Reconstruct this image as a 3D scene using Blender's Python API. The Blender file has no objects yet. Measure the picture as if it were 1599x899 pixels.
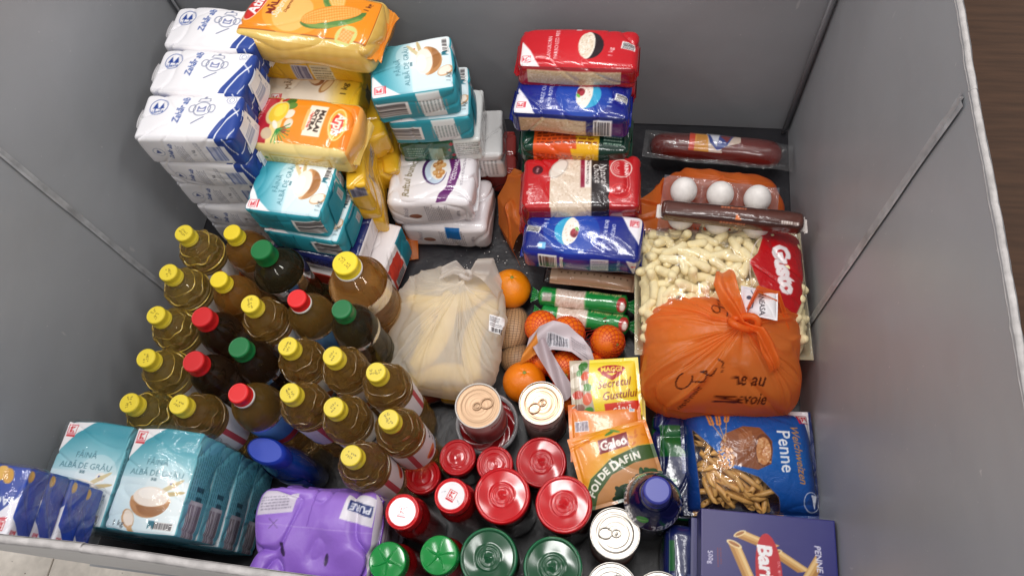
import bpy, math, random
import numpy as np
from mathutils import Matrix, Vector
from math import radians as R, pi as PI

random.seed(5)
SC = bpy.context.scene
COL = SC.collection

# ------------------------------------------------------------------ camera
cam_data = bpy.data.cameras.new('camera')
cam_data.sensor_width = 36.0
cam_data.lens = 1164.83 / 1599 * 36.0
cam_data.clip_start, cam_data.clip_end = 0.01, 60
cam = bpy.data.objects.new('camera', cam_data)
COL.objects.link(cam)
_r = Vector((0.98791737, 0.12021456, -0.09781476))
_d = Vector((0.06775561, -0.90264196, -0.42502548))
_f = Vector((-0.13938596, 0.41326256, -0.89988089))
m3 = Matrix((_r, -_d, -_f)).transposed()
cam.matrix_world = Matrix.Translation((0, 0, 1.29)) @ m3.to_4x4()
SC.camera = cam

# ------------------------------------------------------------------ light: shop ceiling panels and the room's bounce
world = bpy.data.worlds.new('World')
SC.world = world
world.use_nodes = True
bg = world.node_tree.nodes['Background']
bg.inputs['Color'].default_value = (1.0, 0.97, 0.95, 1)
bg.inputs['Strength'].default_value = 0.54

def area_light(name, loc, size, power, color=(1, 0.98, 0.96), aim=None):
    d = bpy.data.lights.new(name, 'AREA')
    d.shape = 'RECTANGLE'
    d.size, d.size_y = size
    d.energy = power
    d.color = color
    o = bpy.data.objects.new(name, d)
    o.location = loc
    if aim is not None:
        o.rotation_euler = (Vector(aim) - Vector(loc)).to_track_quat('-Z', 'Y').to_euler()
    COL.objects.link(o)
    return o

for lx, ly, sx, sy, pw in ((-0.18, 0.92, 1.2, 0.22, 31), (-1.1, 0.55, 1.2, 0.12, 14), (-2.4, -0.1, 1.2, 0.22, 22), (0.75, 1.35, 1.2, 0.12, 14),
                           (2.1, 0.1, 1.2, 0.22, 33), (0.5, -1.9, 1.2, 0.22, 22), (-0.9, 2.5, 1.2, 0.22, 10)):
    area_light('ceiling_panel_lamp', (lx, ly, 3.3), (sx, sy), pw).rotation_euler = (0, 0, R(118))

SC.view_settings.view_transform = 'Standard'
SC.view_settings.look = 'None'
SC.view_settings.exposure = 0.0
SC.view_settings.gamma = 1.0
SC.view_settings.use_curve_mapping = False
SC.cycles.max_bounces = 10
SC.cycles.transmission_bounces = 8
SC.cycles.transparent_max_bounces = 16
SC.cycles.sample_clamp_indirect = 12.0
SC.cycles.use_denoising = True

# ------------------------------------------------------------------ colour
def srgb(h):
    if isinstance(h, str):
        h = h.lstrip('#')
        return np.array([int(h[i:i + 2], 16) / 255 for i in (0, 2, 4)])
    h = np.asarray(h, float)
    return h if h.ndim > 1 else h[:3]

def lin_arr(a):
    a = np.clip(a, 0, 1)
    return np.where(a <= 0.04045, a / 12.92, ((a + 0.055) / 1.055) ** 2.4)

def lin(h):
    return lin_arr(srgb(h))

# ------------------------------------------------------------------ flat print: a small drawing surface sampled onto the mesh points
_glyphs = {}

def glyph_tris(s, bold, shear):
    k = (s, bold, shear)
    if k not in _glyphs:
        c = bpy.data.curves.new('print', 'FONT')
        c.body = s
        c.size = 1.0
        c.offset = bold
        c.shear = shear
        c.resolution_u = 2
        o = bpy.data.objects.new('print', c)
        me = bpy.data.meshes.new_from_object(o)
        co = np.empty(len(me.vertices) * 3, np.float64)
        me.vertices.foreach_get('co', co)
        co = co.reshape(-1, 3)[:, :2]
        me.calc_loop_triangles()
        tr = np.empty(len(me.loop_triangles) * 3, np.int32)
        me.loop_triangles.foreach_get('vertices', tr)
        bpy.data.objects.remove(o)
        bpy.data.curves.remove(c)
        bpy.data.meshes.remove(me)
        if len(co):
            mid = (co.min(0) + co.max(0)) / 2
            co = co - mid
        _glyphs[k] = (co, tr.reshape(-1, 3))
    return _glyphs[k]

class Cv:
    """Drawing surface w x h cm, origin in its centre, y up."""
    def __init__(s, w, h, nx, ny, col='#ffffff', alpha=1.0, S=3):
        s.w, s.h, s.nx, s.ny, s.S = w, h, nx, ny, S
        s.a = np.empty((ny * S, nx * S, 4))
        s.a[..., :3] = srgb(col)
        s.a[..., 3] = alpha
        s.kx, s.ky = nx * S / w, ny * S / h
        s.T = (0, 0, 1, 0, 1)
        s._flat = None

    def at(s, x=0, y=0, rot=0, sc=1):
        s.T = (x, y, math.cos(R(rot)), math.sin(R(rot)), sc)
        return s

    def tf(s, p):
        p = np.asarray(p, float) * s.T[4]
        x, y, c, n, _ = s.T
        return np.stack([x + c * p[:, 0] - n * p[:, 1], y + n * p[:, 0] + c * p[:, 1]], 1)

    def px(s, p):
        p = s.tf(p)
        return np.stack([(p[:, 0] + s.w / 2) * s.kx - .5, (p[:, 1] + s.h / 2) * s.ky - .5], 1)

    def bb(s, q):
        x0, y0 = np.floor(q.min(0)).astype(int)
        x1, y1 = np.ceil(q.max(0)).astype(int) + 1
        H, W = s.a.shape[:2]
        x0, x1, y0, y1 = max(x0, 0), min(x1, W), max(y0, 0), min(y1, H)
        return (x0, x1, y0, y1) if x1 > x0 and y1 > y0 else None

    def put(s, b, m, col, al, op):
        x0, x1, y0, y1 = b
        v = s.a[y0:y1, x0:x1]
        if callable(col):
            X, Y = np.meshgrid(np.arange(x0, x1), np.arange(y0, y1))
            gx, gy = (X + .5) / s.kx - s.w / 2, (Y + .5) / s.ky - s.h / 2
            ox, oy, c, n, k = s.T
            dx, dy = (gx - ox) / k, (gy - oy) / k
            rgb = col(c * dx + n * dy, -n * dx + c * dy)
            v[m, :3] = v[m, :3] * (1 - al) + rgb[m] * al
        else:
            v[m, :3] = v[m, :3] * (1 - al) + srgb(col) * al
        if op is not None:
            v[m, 3] = op

    def poly(s, pts, col, al=1.0, op=1.0):
        q = s.px(pts)
        b = s.bb(q)
        if b is None:
            return s
        x0, x1, y0, y1 = b
        X, Y = np.meshgrid(np.arange(x0, x1), np.arange(y0, y1))
        m = np.zeros(X.shape, bool)
        n = len(q)
        for i in range(n):
            ax, ay = q[i]
            bx, by = q[(i + 1) % n]
            if ay == by:
                continue
            m ^= ((ay > Y) != (by > Y)) & (X < (bx - ax) * (Y - ay) / (by - ay) + ax)
        s.put(b, m, col, al, op)
        return s

    def rect(s, x, y, w, h, col, rot=0, al=1.0, op=1.0):
        c, n = math.cos(R(rot)), math.sin(R(rot))
        p = [(x + c * u * w / 2 - n * v * h / 2, y + n * u * w / 2 + c * v * h / 2) for u, v in ((-1, -1), (1, -1), (1, 1), (-1, 1))]
        return s.poly(p, col, al, op)

    def ell(s, x, y, rx, ry, col, rot=0, a0=0, a1=360, al=1.0, op=1.0):
        c, n = math.cos(R(rot)), math.sin(R(rot))
        t = np.radians(np.linspace(a0, a1, 40))
        u, v = rx * np.cos(t), ry * np.sin(t)
        return s.poly(np.stack([x + c * u - n * v, y + n * u + c * v], 1), col, al, op)

    def line(s, pts, wd, col, op=1.0):
        for (ax, ay), (bx, by) in zip(pts[:-1], pts[1:]):
            l = math.hypot(bx - ax, by - ay)
            if l > 0:
                s.rect((ax + bx) / 2, (ay + by) / 2, l + wd * .6, wd, col, math.degrees(math.atan2(by - ay, bx - ax)), 1, op)
        return s

    def ring(s, x, y, rx, ry, wd, col, rot=0, a0=0, a1=360):
        c, n = math.cos(R(rot)), math.sin(R(rot))
        t = np.radians(np.linspace(a0, a1, 36))
        u, v = rx * np.cos(t), ry * np.sin(t)
        return s.line(list(zip(x + c * u - n * v, y + n * u + c * v)), wd, col)

    def text(s, st, x, y, size, col, rot=0, bold=0.0, shear=0.0, sx=1.0, op=1.0, bend=None, fit=None):
        co, tr = glyph_tris(st, bold, shear)
        if not len(co):
            return s
        if fit:
            size, sx = size if size > 0 else 1, 1
            k = fit / (np.ptp(co[:, 0]) + 1e-9)
            p = co * np.array([k, k * size])
        else:
            p = co * np.array([size * sx, size])
        if bend:
            p = np.stack([p[:, 0], p[:, 1] + bend * p[:, 0] ** 2], 1)
        c, n = math.cos(R(rot)), math.sin(R(rot))
        q = s.px(np.stack([x + c * p[:, 0] - n * p[:, 1], y + n * p[:, 0] + c * p[:, 1]], 1))
        rgb = srgb(col)
        H, W = s.a.shape[:2]
        for t in q[tr]:
            x0, y0 = np.floor(t.min(0)).astype(int)
            x1, y1 = np.ceil(t.max(0)).astype(int) + 1
            x0, y0, x1, y1 = max(x0, 0), max(y0, 0), min(x1, W), min(y1, H)
            if x1 <= x0 or y1 <= y0:
                continue
            X = np.arange(x0, x1)[None, :]
            Y = np.arange(y0, y1)[:, None]
            (ax, ay), (bx, by), (cx, cy) = t
            e0 = (bx - ax) * (Y - ay) - (by - ay) * (X - ax)
            e1 = (cx - bx) * (Y - by) - (cy - by) * (X - bx)
            e2 = (ax - cx) * (Y - cy) - (ay - cy) * (X - cx)
            m = ((e0 >= -.3) & (e1 >= -.3) & (e2 >= -.3)) | ((e0 <= .3) & (e1 <= .3) & (e2 <= .3))
            v = s.a[y0:y1, x0:x1]
            v[m, :3] = rgb
            v[m, 3] = op
        return s

    def fill(s, fn):
        H, W = s.a.shape[:2]
        s.put((0, W, 0, H), np.ones((H, W), bool), fn, 1.0, None)
        return s

    def barcode(s, x, y, w, h, rot=0, seed=1, bg='#f2f0ee', fg='#2a2629'):
        rnd = random.Random(seed)
        s.rect(x, y, w, h, bg, rot)
        c, n = math.cos(R(rot)), math.sin(R(rot))
        u = -w * .44
        while u < w * .42:
            b = w * rnd.choice((.014, .022, .035, .05))
            s.rect(x + c * (u + b / 2) , y + n * (u + b / 2), b, h * .84, fg, rot)
            u += b + w * rnd.choice((.016, .024, .04))
        return s

    def small(s, x, y, w, h, n, col, rot=0, seed=1, fat=.45):
        """n lines of print too fine to read"""
        rnd = random.Random(seed)
        c, sn = math.cos(R(rot)), math.sin(R(rot))
        for i in range(n):
            v = h * (.5 - (i + .5) / n)
            u = -w / 2
            end = w / 2 * rnd.uniform(.6, 1)
            while u < end:
                l = w * rnd.uniform(.04, .13)
                s.rect(x + c * (u + l / 2) - sn * v, y + sn * (u + l / 2) + c * v, l, h / n * fat, col, rot)
                u += l + w * .025
        return s

    def shop(s, x, y, z, rot=0, red='#cf2030'):
        """red framed K emblem with a bar under it"""
        T = s.T
        c, n = math.cos(R(rot)), math.sin(R(rot))
        def g(p):
            return [(x + z * (c * a - n * b), y + z * (n * a + c * b)) for a, b in p]
        s.poly(g([(-.5, -.5), (.5, -.5), (.5, .5), (-.5, .5)]), red)
        s.poly(g([(-.42, -.42), (.42, -.42), (.42, .42), (-.42, .42)]), '#f6f2f2')
        s.poly(g([(-.3, -.33), (-.06, -.33), (-.06, -.02), (-.3, -.02)]), red)
        s.poly(g([(-.3, .04), (-.06, .04), (-.06, .33), (-.3, .33)]), red)
        s.poly(g([(0, .04), (.3, .33), (0, .33)]), red)
        s.poly(g([(0, -.02), (0, -.33), (.32, -.33)]), red)
        s.poly(g([(-.5, -.58), (.5, -.58), (.5, -.78), (-.5, -.78)]), red)
        return s

    def flat(s):
        if s._flat is None:
            b = s.a.reshape(s.ny, s.S, s.nx, s.S, 4).mean((1, 3))
            b[..., :3] = lin_arr(b[..., :3])
            s._flat = b
        return s._flat

    def sample(s, x, y):
        b = s.flat()
        i = np.clip(((np.asarray(x) / s.w + .5) * s.nx), 0, s.nx - 1).astype(int)
        j = np.clip(((np.asarray(y) / s.h + .5) * s.ny), 0, s.ny - 1).astype(int)
        return b[j, i]

def mixc(a, b, t):
    t = np.clip(t, 0, 1)[..., None]
    return srgb(a) * (1 - t) + srgb(b) * t

# ------------------------------------------------------------------ smooth noise in numpy
def nz(P, seed, freq, octs=5):
    g = np.random.RandomState(seed)
    out = np.zeros(len(P))
    w = np.zeros((len(P), 3))
    for k in range(3):
        d = g.normal(size=3)
        d /= np.linalg.norm(d)
        w[:, k] = np.sin(P @ (d * freq * .6) + g.uniform(0, 6.28)) * .9 / freq
    Q = P + w
    for k in range(octs):
        d = g.normal(size=3)
        d /= np.linalg.norm(d)
        out += np.sin(Q @ (d * freq * g.uniform(.6, 1.7)) + g.uniform(0, 6.28))
    return out / math.sqrt(octs)

def crs(P, seed, freq):
    return np.clip(1 - np.abs(nz(P, seed, freq, 4)) * 2.2, 0, 1) ** 2

# ------------------------------------------------------------------ materials (finish only: the colour comes from the 'paint' attribute unless given)
def mat(name, rough=.5, color=None, metal=0.0, coat=0.0, spec=.5, bump=0.0, bscale=200.0, bdetail=2.0, mottle=0.0, mscale=30.0, sss=0.0, stretch=None, bdist=.001):
    m = bpy.data.materials.new(name)
    m.use_nodes = True
    nt = m.node_tree
    N, Lk = nt.nodes, nt.links
    p = N['Principled BSDF']
    p.inputs['Roughness'].default_value = rough
    p.inputs['Metallic'].default_value = metal
    p.inputs['Coat Weight'].default_value = coat
    p.inputs['Coat Roughness'].default_value = .08
    p.inputs['Specular IOR Level'].default_value = spec
    if sss:
        p.inputs['Subsurface Weight'].default_value = sss
        p.inputs['Subsurface Radius'].default_value = (.006, .003, .0015)
        p.inputs['Subsurface Scale'].default_value = 1.0
    tc = N.new('ShaderNodeTexCoord')
    vec = tc.outputs['Object']
    if stretch:
        mp = N.new('ShaderNodeMapping')
        mp.inputs['Scale'].default_value = stretch
        Lk.new(vec, mp.inputs['Vector'])
        vec = mp.outputs['Vector']
    if color is None:
        at = N.new('ShaderNodeAttribute')
        at.attribute_name = 'paint'
        cs = at.outputs['Color']
    else:
        rg = N.new('ShaderNodeRGB')
        rg.outputs[0].default_value = (*lin(color), 1)
        cs = rg.outputs[0]
    if mottle:
        n = N.new('ShaderNodeTexNoise')
        n.inputs['Scale'].default_value = mscale
        n.inputs['Detail'].default_value = 5
        Lk.new(vec, n.inputs['Vector'])
        mr = N.new('ShaderNodeMapRange')
        mr.inputs['From Min'].default_value, mr.inputs['From Max'].default_value = .3, .7
        mr.inputs['To Min'].default_value, mr.inputs['To Max'].default_value = 1 - mottle, 1 + mottle
        Lk.new(n.outputs['Fac'], mr.inputs['Value'])
        mx = N.new('ShaderNodeVectorMath')
        mx.operation = 'SCALE'
        Lk.new(cs, mx.inputs[0])
        Lk.new(mr.outputs[0], mx.inputs['Scale'])
        cs = mx.outputs[0]
    Lk.new(cs, p.inputs['Base Color'])
    if bump:
        n = N.new('ShaderNodeTexNoise')
        n.inputs['Scale'].default_value = bscale
        n.inputs['Detail'].default_value = bdetail
        Lk.new(vec, n.inputs['Vector'])
        b = N.new('ShaderNodeBump')
        b.inputs['Strength'].default_value = bump
        b.inputs['Distance'].default_value = bdist
        Lk.new(n.outputs['Fac'], b.inputs['Height'])
        Lk.new(b.outputs[0], p.inputs['Normal'])
        Lk.new(b.outputs[0], p.inputs['Coat Normal'])
    return m

def film_mat(name, rough=.06, spec=.5, bump=.25, bscale=70, trans=(1, 1, 1), bdist=.002):
    """printed clear film: the paint attribute's alpha is the opacity of the print"""
    m = bpy.data.materials.new(name)
    m.use_nodes = True
    nt = m.node_tree
    N, Lk = nt.nodes, nt.links
    p = N['Principled BSDF']
    out = N['Material Output']
    p.inputs['Roughness'].default_value = rough + .1
    at = N.new('ShaderNodeAttribute')
    at.attribute_name = 'paint'
    Lk.new(at.outputs['Color'], p.inputs['Base Color'])
    tr = N.new('ShaderNodeBsdfTransparent')
    tr.inputs['Color'].default_value = (*trans, 1)
    gl = N.new('ShaderNodeBsdfGlossy')
    gl.inputs['Roughness'].default_value = rough
    fc = N.new('ShaderNodeLayerWeight')
    fc.inputs['Blend'].default_value = .5
    pw = N.new('ShaderNodeMath')
    pw.operation = 'POWER'
    pw.inputs[1].default_value = 4.0
    lw = N.new('ShaderNodeMath')
    lw.operation = 'MULTIPLY_ADD'
    lw.inputs[1].default_value = .5
    lw.inputs[2].default_value = .07
    Lk.new(fc.outputs['Facing'], pw.inputs[0])
    Lk.new(pw.outputs[0], lw.inputs[0])
    n = N.new('ShaderNodeTexNoise')
    n.inputs['Scale'].default_value = bscale
    n.inputs['Detail'].default_value = 3
    n.inputs['Distortion'].default_value = .8
    tc = N.new('ShaderNodeTexCoord')
    Lk.new(tc.outputs['Object'], n.inputs['Vector'])
    b = N.new('ShaderNodeBump')
    b.inputs['Strength'].default_value = bump
    b.inputs['Distance'].default_value = bdist
    Lk.new(n.outputs['Fac'], b.inputs['Height'])
    for t in (p.inputs['Normal'], gl.inputs['Normal'], fc.inputs['Normal']):
        Lk.new(b.outputs[0], t)
    m1 = N.new('ShaderNodeMixShader')
    Lk.new(lw.outputs[0], m1.inputs[0])
    Lk.new(tr.outputs[0], m1.inputs[1])
    Lk.new(gl.outputs[0], m1.inputs[2])
    m2 = N.new('ShaderNodeMixShader')
    Lk.new(at.outputs['Alpha'], m2.inputs[0])
    Lk.new(m1.outputs[0], m2.inputs[1])
    Lk.new(p.outputs[0], m2.inputs[2])
    Lk.new(m2.outputs[0], out.inputs['Surface'])
    return m

def bag_mat(name, clear, rough=.35, transl=.5, bump=.2):
    """thin carrier-bag plastic: part clear, part milky"""
    m = bpy.data.materials.new(name)
    m.use_nodes = True
    nt = m.node_tree
    N, Lk = nt.nodes, nt.links
    p = N['Principled BSDF']
    out = N['Material Output']
    p.inputs['Roughness'].default_value = rough
    at = N.new('ShaderNodeAttribute')
    at.attribute_name = 'paint'
    Lk.new(at.outputs['Color'], p.inputs['Base Color'])
    tl = N.new('ShaderNodeBsdfTranslucent')
    Lk.new(at.outputs['Color'], tl.inputs['Color'])
    tr = N.new('ShaderNodeBsdfTransparent')
    n = N.new('ShaderNodeTexNoise')
    n.inputs['Scale'].default_value = 45
    n.inputs['Detail'].default_value = 4
    tc = N.new('ShaderNodeTexCoord')
    Lk.new(tc.outputs['Object'], n.inputs['Vector'])
    b = N.new('ShaderNodeBump')
    b.inputs['Strength'].default_value = bump
    b.inputs['Distance'].default_value = .003
    Lk.new(n.outputs['Fac'], b.inputs['Height'])
    Lk.new(b.outputs[0], p.inputs['Normal'])
    m1 = N.new('ShaderNodeMixShader')
    m1.inputs[0].default_value = transl
    Lk.new(p.outputs[0], m1.inputs[1])
    Lk.new(tl.outputs[0], m1.inputs[2])
    # print stays solid where the attribute's alpha is 1; the sheet itself is part clear
    mm = N.new('ShaderNodeMath')
    mm.operation = 'MULTIPLY_ADD'
    mm.inputs[1].default_value = clear
    mm.inputs[2].default_value = 1 - clear
    Lk.new(at.outputs['Alpha'], mm.inputs[0])
    m2 = N.new('ShaderNodeMixShader')
    Lk.new(mm.outputs[0], m2.inputs[0])
    Lk.new(tr.outputs[0], m2.inputs[1])
    Lk.new(m1.outputs[0], m2.inputs[2])
    Lk.new(m2.outputs[0], out.inputs['Surface'])
    return m

def liquid_mat(name, tint, dens, ior=1.46, rough=.0, surf=(1, 1, 1), cloud=None, amount=.3, see=.25):
    m = bpy.data.materials.new(name)
    m.use_nodes = True
    nt = m.node_tree
    N, Lk = nt.nodes, nt.links
    p = N['Principled BSDF']
    p.inputs['Base Color'].default_value = (*surf, 1)
    p.inputs['Transmission Weight'].default_value = 1
    p.inputs['Roughness'].default_value = rough
    p.inputs['IOR'].default_value = ior
    v = N.new('ShaderNodeVolumeAbsorption')
    v.inputs['Color'].default_value = (*tint, 1)
    v.inputs['Density'].default_value = dens
    Lk.new(v.outputs[0], N['Material Output'].inputs['Volume'])
    if cloud:   # oil is never quite clear: a share of the light is scattered back
        d = N.new('ShaderNodeBsdfDiffuse')
        d.inputs['Color'].default_value = (*cloud, 1)
        x = N.new('ShaderNodeMixShader')
        x.inputs[0].default_value = amount
        tr = N.new('ShaderNodeBsdfTransparent')
        tr.inputs['Color'].default_value = (*[c ** .5 for c in tint], 1)
        y = N.new('ShaderNodeMixShader')
        y.inputs[0].default_value = see
        Lk.new(p.outputs[0], y.inputs[1])
        Lk.new(tr.outputs[0], y.inputs[2])
        Lk.new(y.outputs[0], x.inputs[1])
        Lk.new(d.outputs[0], x.inputs[2])
        Lk.new(x.outputs[0], N['Material Output'].inputs['Surface'])
    return m

M = dict(
    soft=mat('soft_plastic_pack', .36, bump=.5, bscale=30, bdetail=4, bdist=.004),
    paper=mat('printed_paper', .5, bump=.25, bscale=60, bdetail=5),
    film=mat('printed_film', .2, coat=.5, bump=.35, bscale=55, bdetail=4, bdist=.002),
    foil=mat('printed_foil_sachet', .28, coat=.35, bump=.3, bscale=45, bdetail=3, bdist=.002),
    carton=mat('printed_carton', .38, bump=.05, bscale=300),
    plastic=mat('moulded_plastic', .33, bump=.03, bscale=150, mottle=.03),
    lid=mat('enamelled_lid', .13, coat=.0, spec=.5, mottle=.04, mscale=60),
    tin=mat('tinplate', .33, metal=1.0, bump=.04, bscale=90),
    sauce=mat('jar_of_sauce', .18, coat=1.0, mottle=.25, mscale=60),
    peel=mat('citrus_peel', .36, bump=.5, bscale=520, bdetail=1.5, mottle=.08, mscale=25, sss=.15),
    skin=mat('fruit_skin', .45, mottle=.12, mscale=20, bump=.1, bscale=150),
    egg=mat('eggshell', .5, bump=.2, bscale=300, mottle=.07, mscale=90),
    puff=mat('corn_puff', .75, bump=.4, bscale=350, mottle=.08, mscale=80),
    pasta=mat('dry_pasta', .4, bump=.15, bscale=250, mottle=.12, mscale=40),
    meat=mat('sausage_skin', .25, coat=.4, mottle=.22, mscale=45, bump=.35, bscale=70, stretch=(.3, 1, 1), bdist=.003),
    netting=mat('net_thread', .45),
    clear=film_mat('clear_film', bump=.7, bscale=38, bdist=.005),
    white_bag=bag_mat('milky_bag_film', .27, transl=.55, bump=.12),
    orange_bag=bag_mat('orange_bag_film', .13, rough=.3, transl=.55, bump=.4),
    oil_lit=liquid_mat('sunflower_oil_lit', (.98, .80, .30), 2, cloud=(.95, .62, .12), amount=.06, see=.3),  # same oil as the next, coloured lighter for the brightly backed left row
    oil=liquid_mat('sunflower_oil_shaded', (.96, .70, .22), 3.5, cloud=(.75, .42, .09), amount=.08, see=.25),  # same oil, coloured browner for bottles in dark surroundings
    amber=liquid_mat('amber_oil', (.90, .56, .13), 5, cloud=(.70, .32, .06), amount=.13),
    dark=liquid_mat('dark_vinegar', (.45, .26, .12), 16, cloud=(.12, .065, .035), amount=.08),
    green_oil=liquid_mat('dark_olive_oil', (.40, .37, .20), 14, cloud=(.14, .12, .06), amount=.1),
    rib=mat('golden_glint_rib', .12, '#b79a3c', coat=.6, spec=.8),  # gold colour stands in for light refracted at the bottle shoulder
    rib_glint_dark=mat('brown_glint_rib', .12, '#70552a', coat=.6, spec=.8),  # dimmer painted glint for the browner bottles
    pet=liquid_mat('clear_plastic', (.95, .96, .97), 2.0, ior=1.4, rough=.03),
)

# ------------------------------------------------------------------ objects
def tag(o, label=None, cat=None, group=None, kind=None):
    for k, v in (('label', label), ('category', cat), ('group', group), ('kind', kind)):
        if v:
            o[k] = v
    return o

def empty(name, label, cat, loc=(0, 0, 0), rot=0, group=None):
    o = bpy.data.objects.new(name, None)
    o.location = loc
    o.rotation_euler = (0, 0, R(rot))
    o.empty_display_size = .02
    COL.objects.link(o)
    return tag(o, label, cat, group)

class MB:
    """collects sheets of quads with point colours; build() links them as one mesh object"""
    def __init__(s):
        s.V, s.F, s.C, s.n = [], [], [], 0

    def add(s, V, F, C='#ffffff', alpha=1.0):
        V = np.asarray(V, float)
        if isinstance(C, str):
            c = np.empty((len(V), 4))
            c[:, :3] = lin(C)
            c[:, 3] = alpha
        else:
            c = np.array(C, float)
            if c.ndim == 1:
                c = np.tile(np.append(c[:3], alpha), (len(V), 1))
            elif c.shape[1] == 3:
                c = np.concatenate([c, np.full((len(c), 1), alpha)], 1)
        s.V.append(V)
        s.C.append(c)
        s.F.append(np.asarray(F, int) + s.n)
        s.n += len(V)
        return s

    def build(s, name, material, parent=None, smooth=True, loc=None, rot=None):
        V = np.concatenate(s.V)
        C = np.concatenate(s.C)
        F = np.concatenate(s.F)
        me = bpy.data.meshes.new(name)
        me.vertices.add(len(V))
        me.vertices.foreach_set('co', V.ravel())
        me.loops.add(F.size)
        me.loops.foreach_set('vertex_index', F.ravel().astype(np.int32))
        me.polygons.add(len(F))
        me.polygons.foreach_set('loop_start', np.arange(0, F.size, 4, dtype=np.int32))
        me.polygons.foreach_set('loop_total', np.full(len(F), 4, np.int32))
        me.update(calc_edges=True)
        me.validate()
        if smooth:
            me.polygons.foreach_set('use_smooth', np.ones(len(me.polygons), bool))
        at = me.color_attributes.new('paint', 'FLOAT_COLOR', 'POINT')
        at.data.foreach_set('color', C.astype(np.float32).ravel())
        me.materials.append(material)
        o = bpy.data.objects.new(name, me)
        COL.objects.link(o)
        if parent is not None:
            o.parent = parent
        if loc is not None:
            o.location = loc
        if rot is not None:
            o.rotation_euler = rot if not isinstance(rot, (int, float)) else (0, 0, R(rot))
        return o

def grid_faces(nu, nv, wrap=False, flip=False):
    """faces of an nv x nu point grid (index j*nu+i)"""
    i = np.arange(nu if wrap else nu - 1)
    j = np.arange(nv - 1)
    I, J = np.meshgrid(i, j)
    I2 = (I + 1) % nu
    f = np.stack([J * nu + I, J * nu + I2, (J + 1) * nu + I2, (J + 1) * nu + I], -1).reshape(-1, 4)
    return f[:, ::-1] if flip else f

def box_mb(cx, cy, cz, lx, ly, lz, rz=0):
    v = np.array([(x, y, z) for z in (-.5, .5) for y in (-.5, .5) for x in (-.5, .5)]) * (lx, ly, lz)
    if rz:
        c, s = math.cos(R(rz)), math.sin(R(rz))
        v = np.stack([c * v[:, 0] - s * v[:, 1], s * v[:, 0] + c * v[:, 1], v[:, 2]], 1)
    v += (cx, cy, cz)
    f = [(0, 2, 3, 1), (4, 5, 7, 6), (0, 1, 5, 4), (2, 6, 7, 3), (0, 4, 6, 2), (1, 3, 7, 5)]
    return v, np.array(f)

def lathe(prof, seg=40, rf=None):
    """prof: list of (r, z) from bottom to top"""
    pr = np.array(prof, float)
    t = np.linspace(0, 2 * PI, seg, endpoint=False)
    r = np.repeat(pr[:, 0][:, None], seg, 1)
    z = np.repeat(pr[:, 1][:, None], seg, 1)
    T = np.repeat(t[None, :], len(pr), 0)
    if rf is not None:
        r = rf(r, z, T)
    V = np.stack([r * np.cos(T), r * np.sin(T), z], -1).reshape(-1, 3)
    return V, grid_faces(seg, len(pr), wrap=True)

def smooth_prof(pts, n=6):
    """Catmull-Rom through profile points"""
    p = np.array(pts, float)
    p = np.vstack([2 * p[0] - p[1], p, 2 * p[-1] - p[-2]])
    out = []
    for i in range(1, len(p) - 2):
        for t in np.linspace(0, 1, n, endpoint=False):
            a, b, c, d = p[i - 1], p[i], p[i + 1], p[i + 2]
            out.append(.5 * (2 * b + (c - a) * t + (2 * a - 5 * b + 4 * c - d) * t * t + (3 * b - a - 3 * c + d) * t ** 3))
    out.append(p[-2])
    out = np.array(out)
    out[:, 0] = np.maximum(out[:, 0], 0)
    return out

def disc(r, nr, na, z, cv=None, col='#ffffff', zf=None):
    """polar sheet; colours from a drawing surface centred on it"""
    rr = np.linspace(1e-5, r, nr)
    t = np.linspace(0, 2 * PI, na, endpoint=False)
    Rr, T = np.meshgrid(rr, t, indexing='ij')
    x, y = (Rr * np.cos(T)).ravel(), (Rr * np.sin(T)).ravel()
    zz = np.full(len(x), z) if zf is None else z + zf(Rr.ravel(), T.ravel())
    C = cv.sample(x * 100, y * 100) if cv is not None else np.tile(np.append(lin(col), 1.0), (len(x), 1))
    return np.stack([x, y, zz], 1), grid_faces(na, nr, wrap=True, flip=True), C

def tube(pts, r, seg=6, closed=False):
    p = np.array(pts, float)
    n = len(p)
    if closed:
        tg = np.roll(p, -1, 0) - np.roll(p, 1, 0)
    else:
        tg = np.gradient(p, axis=0)
    tg /= np.linalg.norm(tg, axis=1)[:, None] + 1e-12
    up = np.array([0, 0, 1.0])
    a = np.cross(tg, up)
    bad = np.linalg.norm(a, axis=1) < 1e-3
    a[bad] = np.cross(tg[bad], [1.0, 0, 0])
    a /= np.linalg.norm(a, axis=1)[:, None]
    b = np.cross(a, tg)
    t = np.linspace(0, 2 * PI, seg, endpoint=False)
    rad = np.full(n, r) if np.isscalar(r) else np.array(r)
    V = p[:, None, :] + rad[:, None, None] * (a[:, None, :] * np.cos(t)[None, :, None] + b[:, None, :] * np.sin(t)[None, :, None])
    F = grid_faces(seg, n, wrap=True)
    if closed:
        k = np.arange(seg)
        F = np.vstack([F, np.stack([(n - 1) * seg + k, (n - 1) * seg + (k + 1) % seg, (k + 1) % seg, k], 1)])
    return V.reshape(-1, 3), F[:, ::-1]

def dup(o, loc, rz, label=None, group=None):
    c = o.copy()
    COL.objects.link(c)
    c.location = loc
    c.rotation_euler = (o.rotation_euler[0], o.rotation_euler[1], R(rz))
    if label:
        c['label'] = label
    if group:
        c['group'] = group
    for ch in list(o.children):
        d = ch.copy()
        COL.objects.link(d)
        d.parent = c
        for g in list(ch.children):
            e = g.copy()
            COL.objects.link(e)
            e.parent = d
    return c

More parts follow.
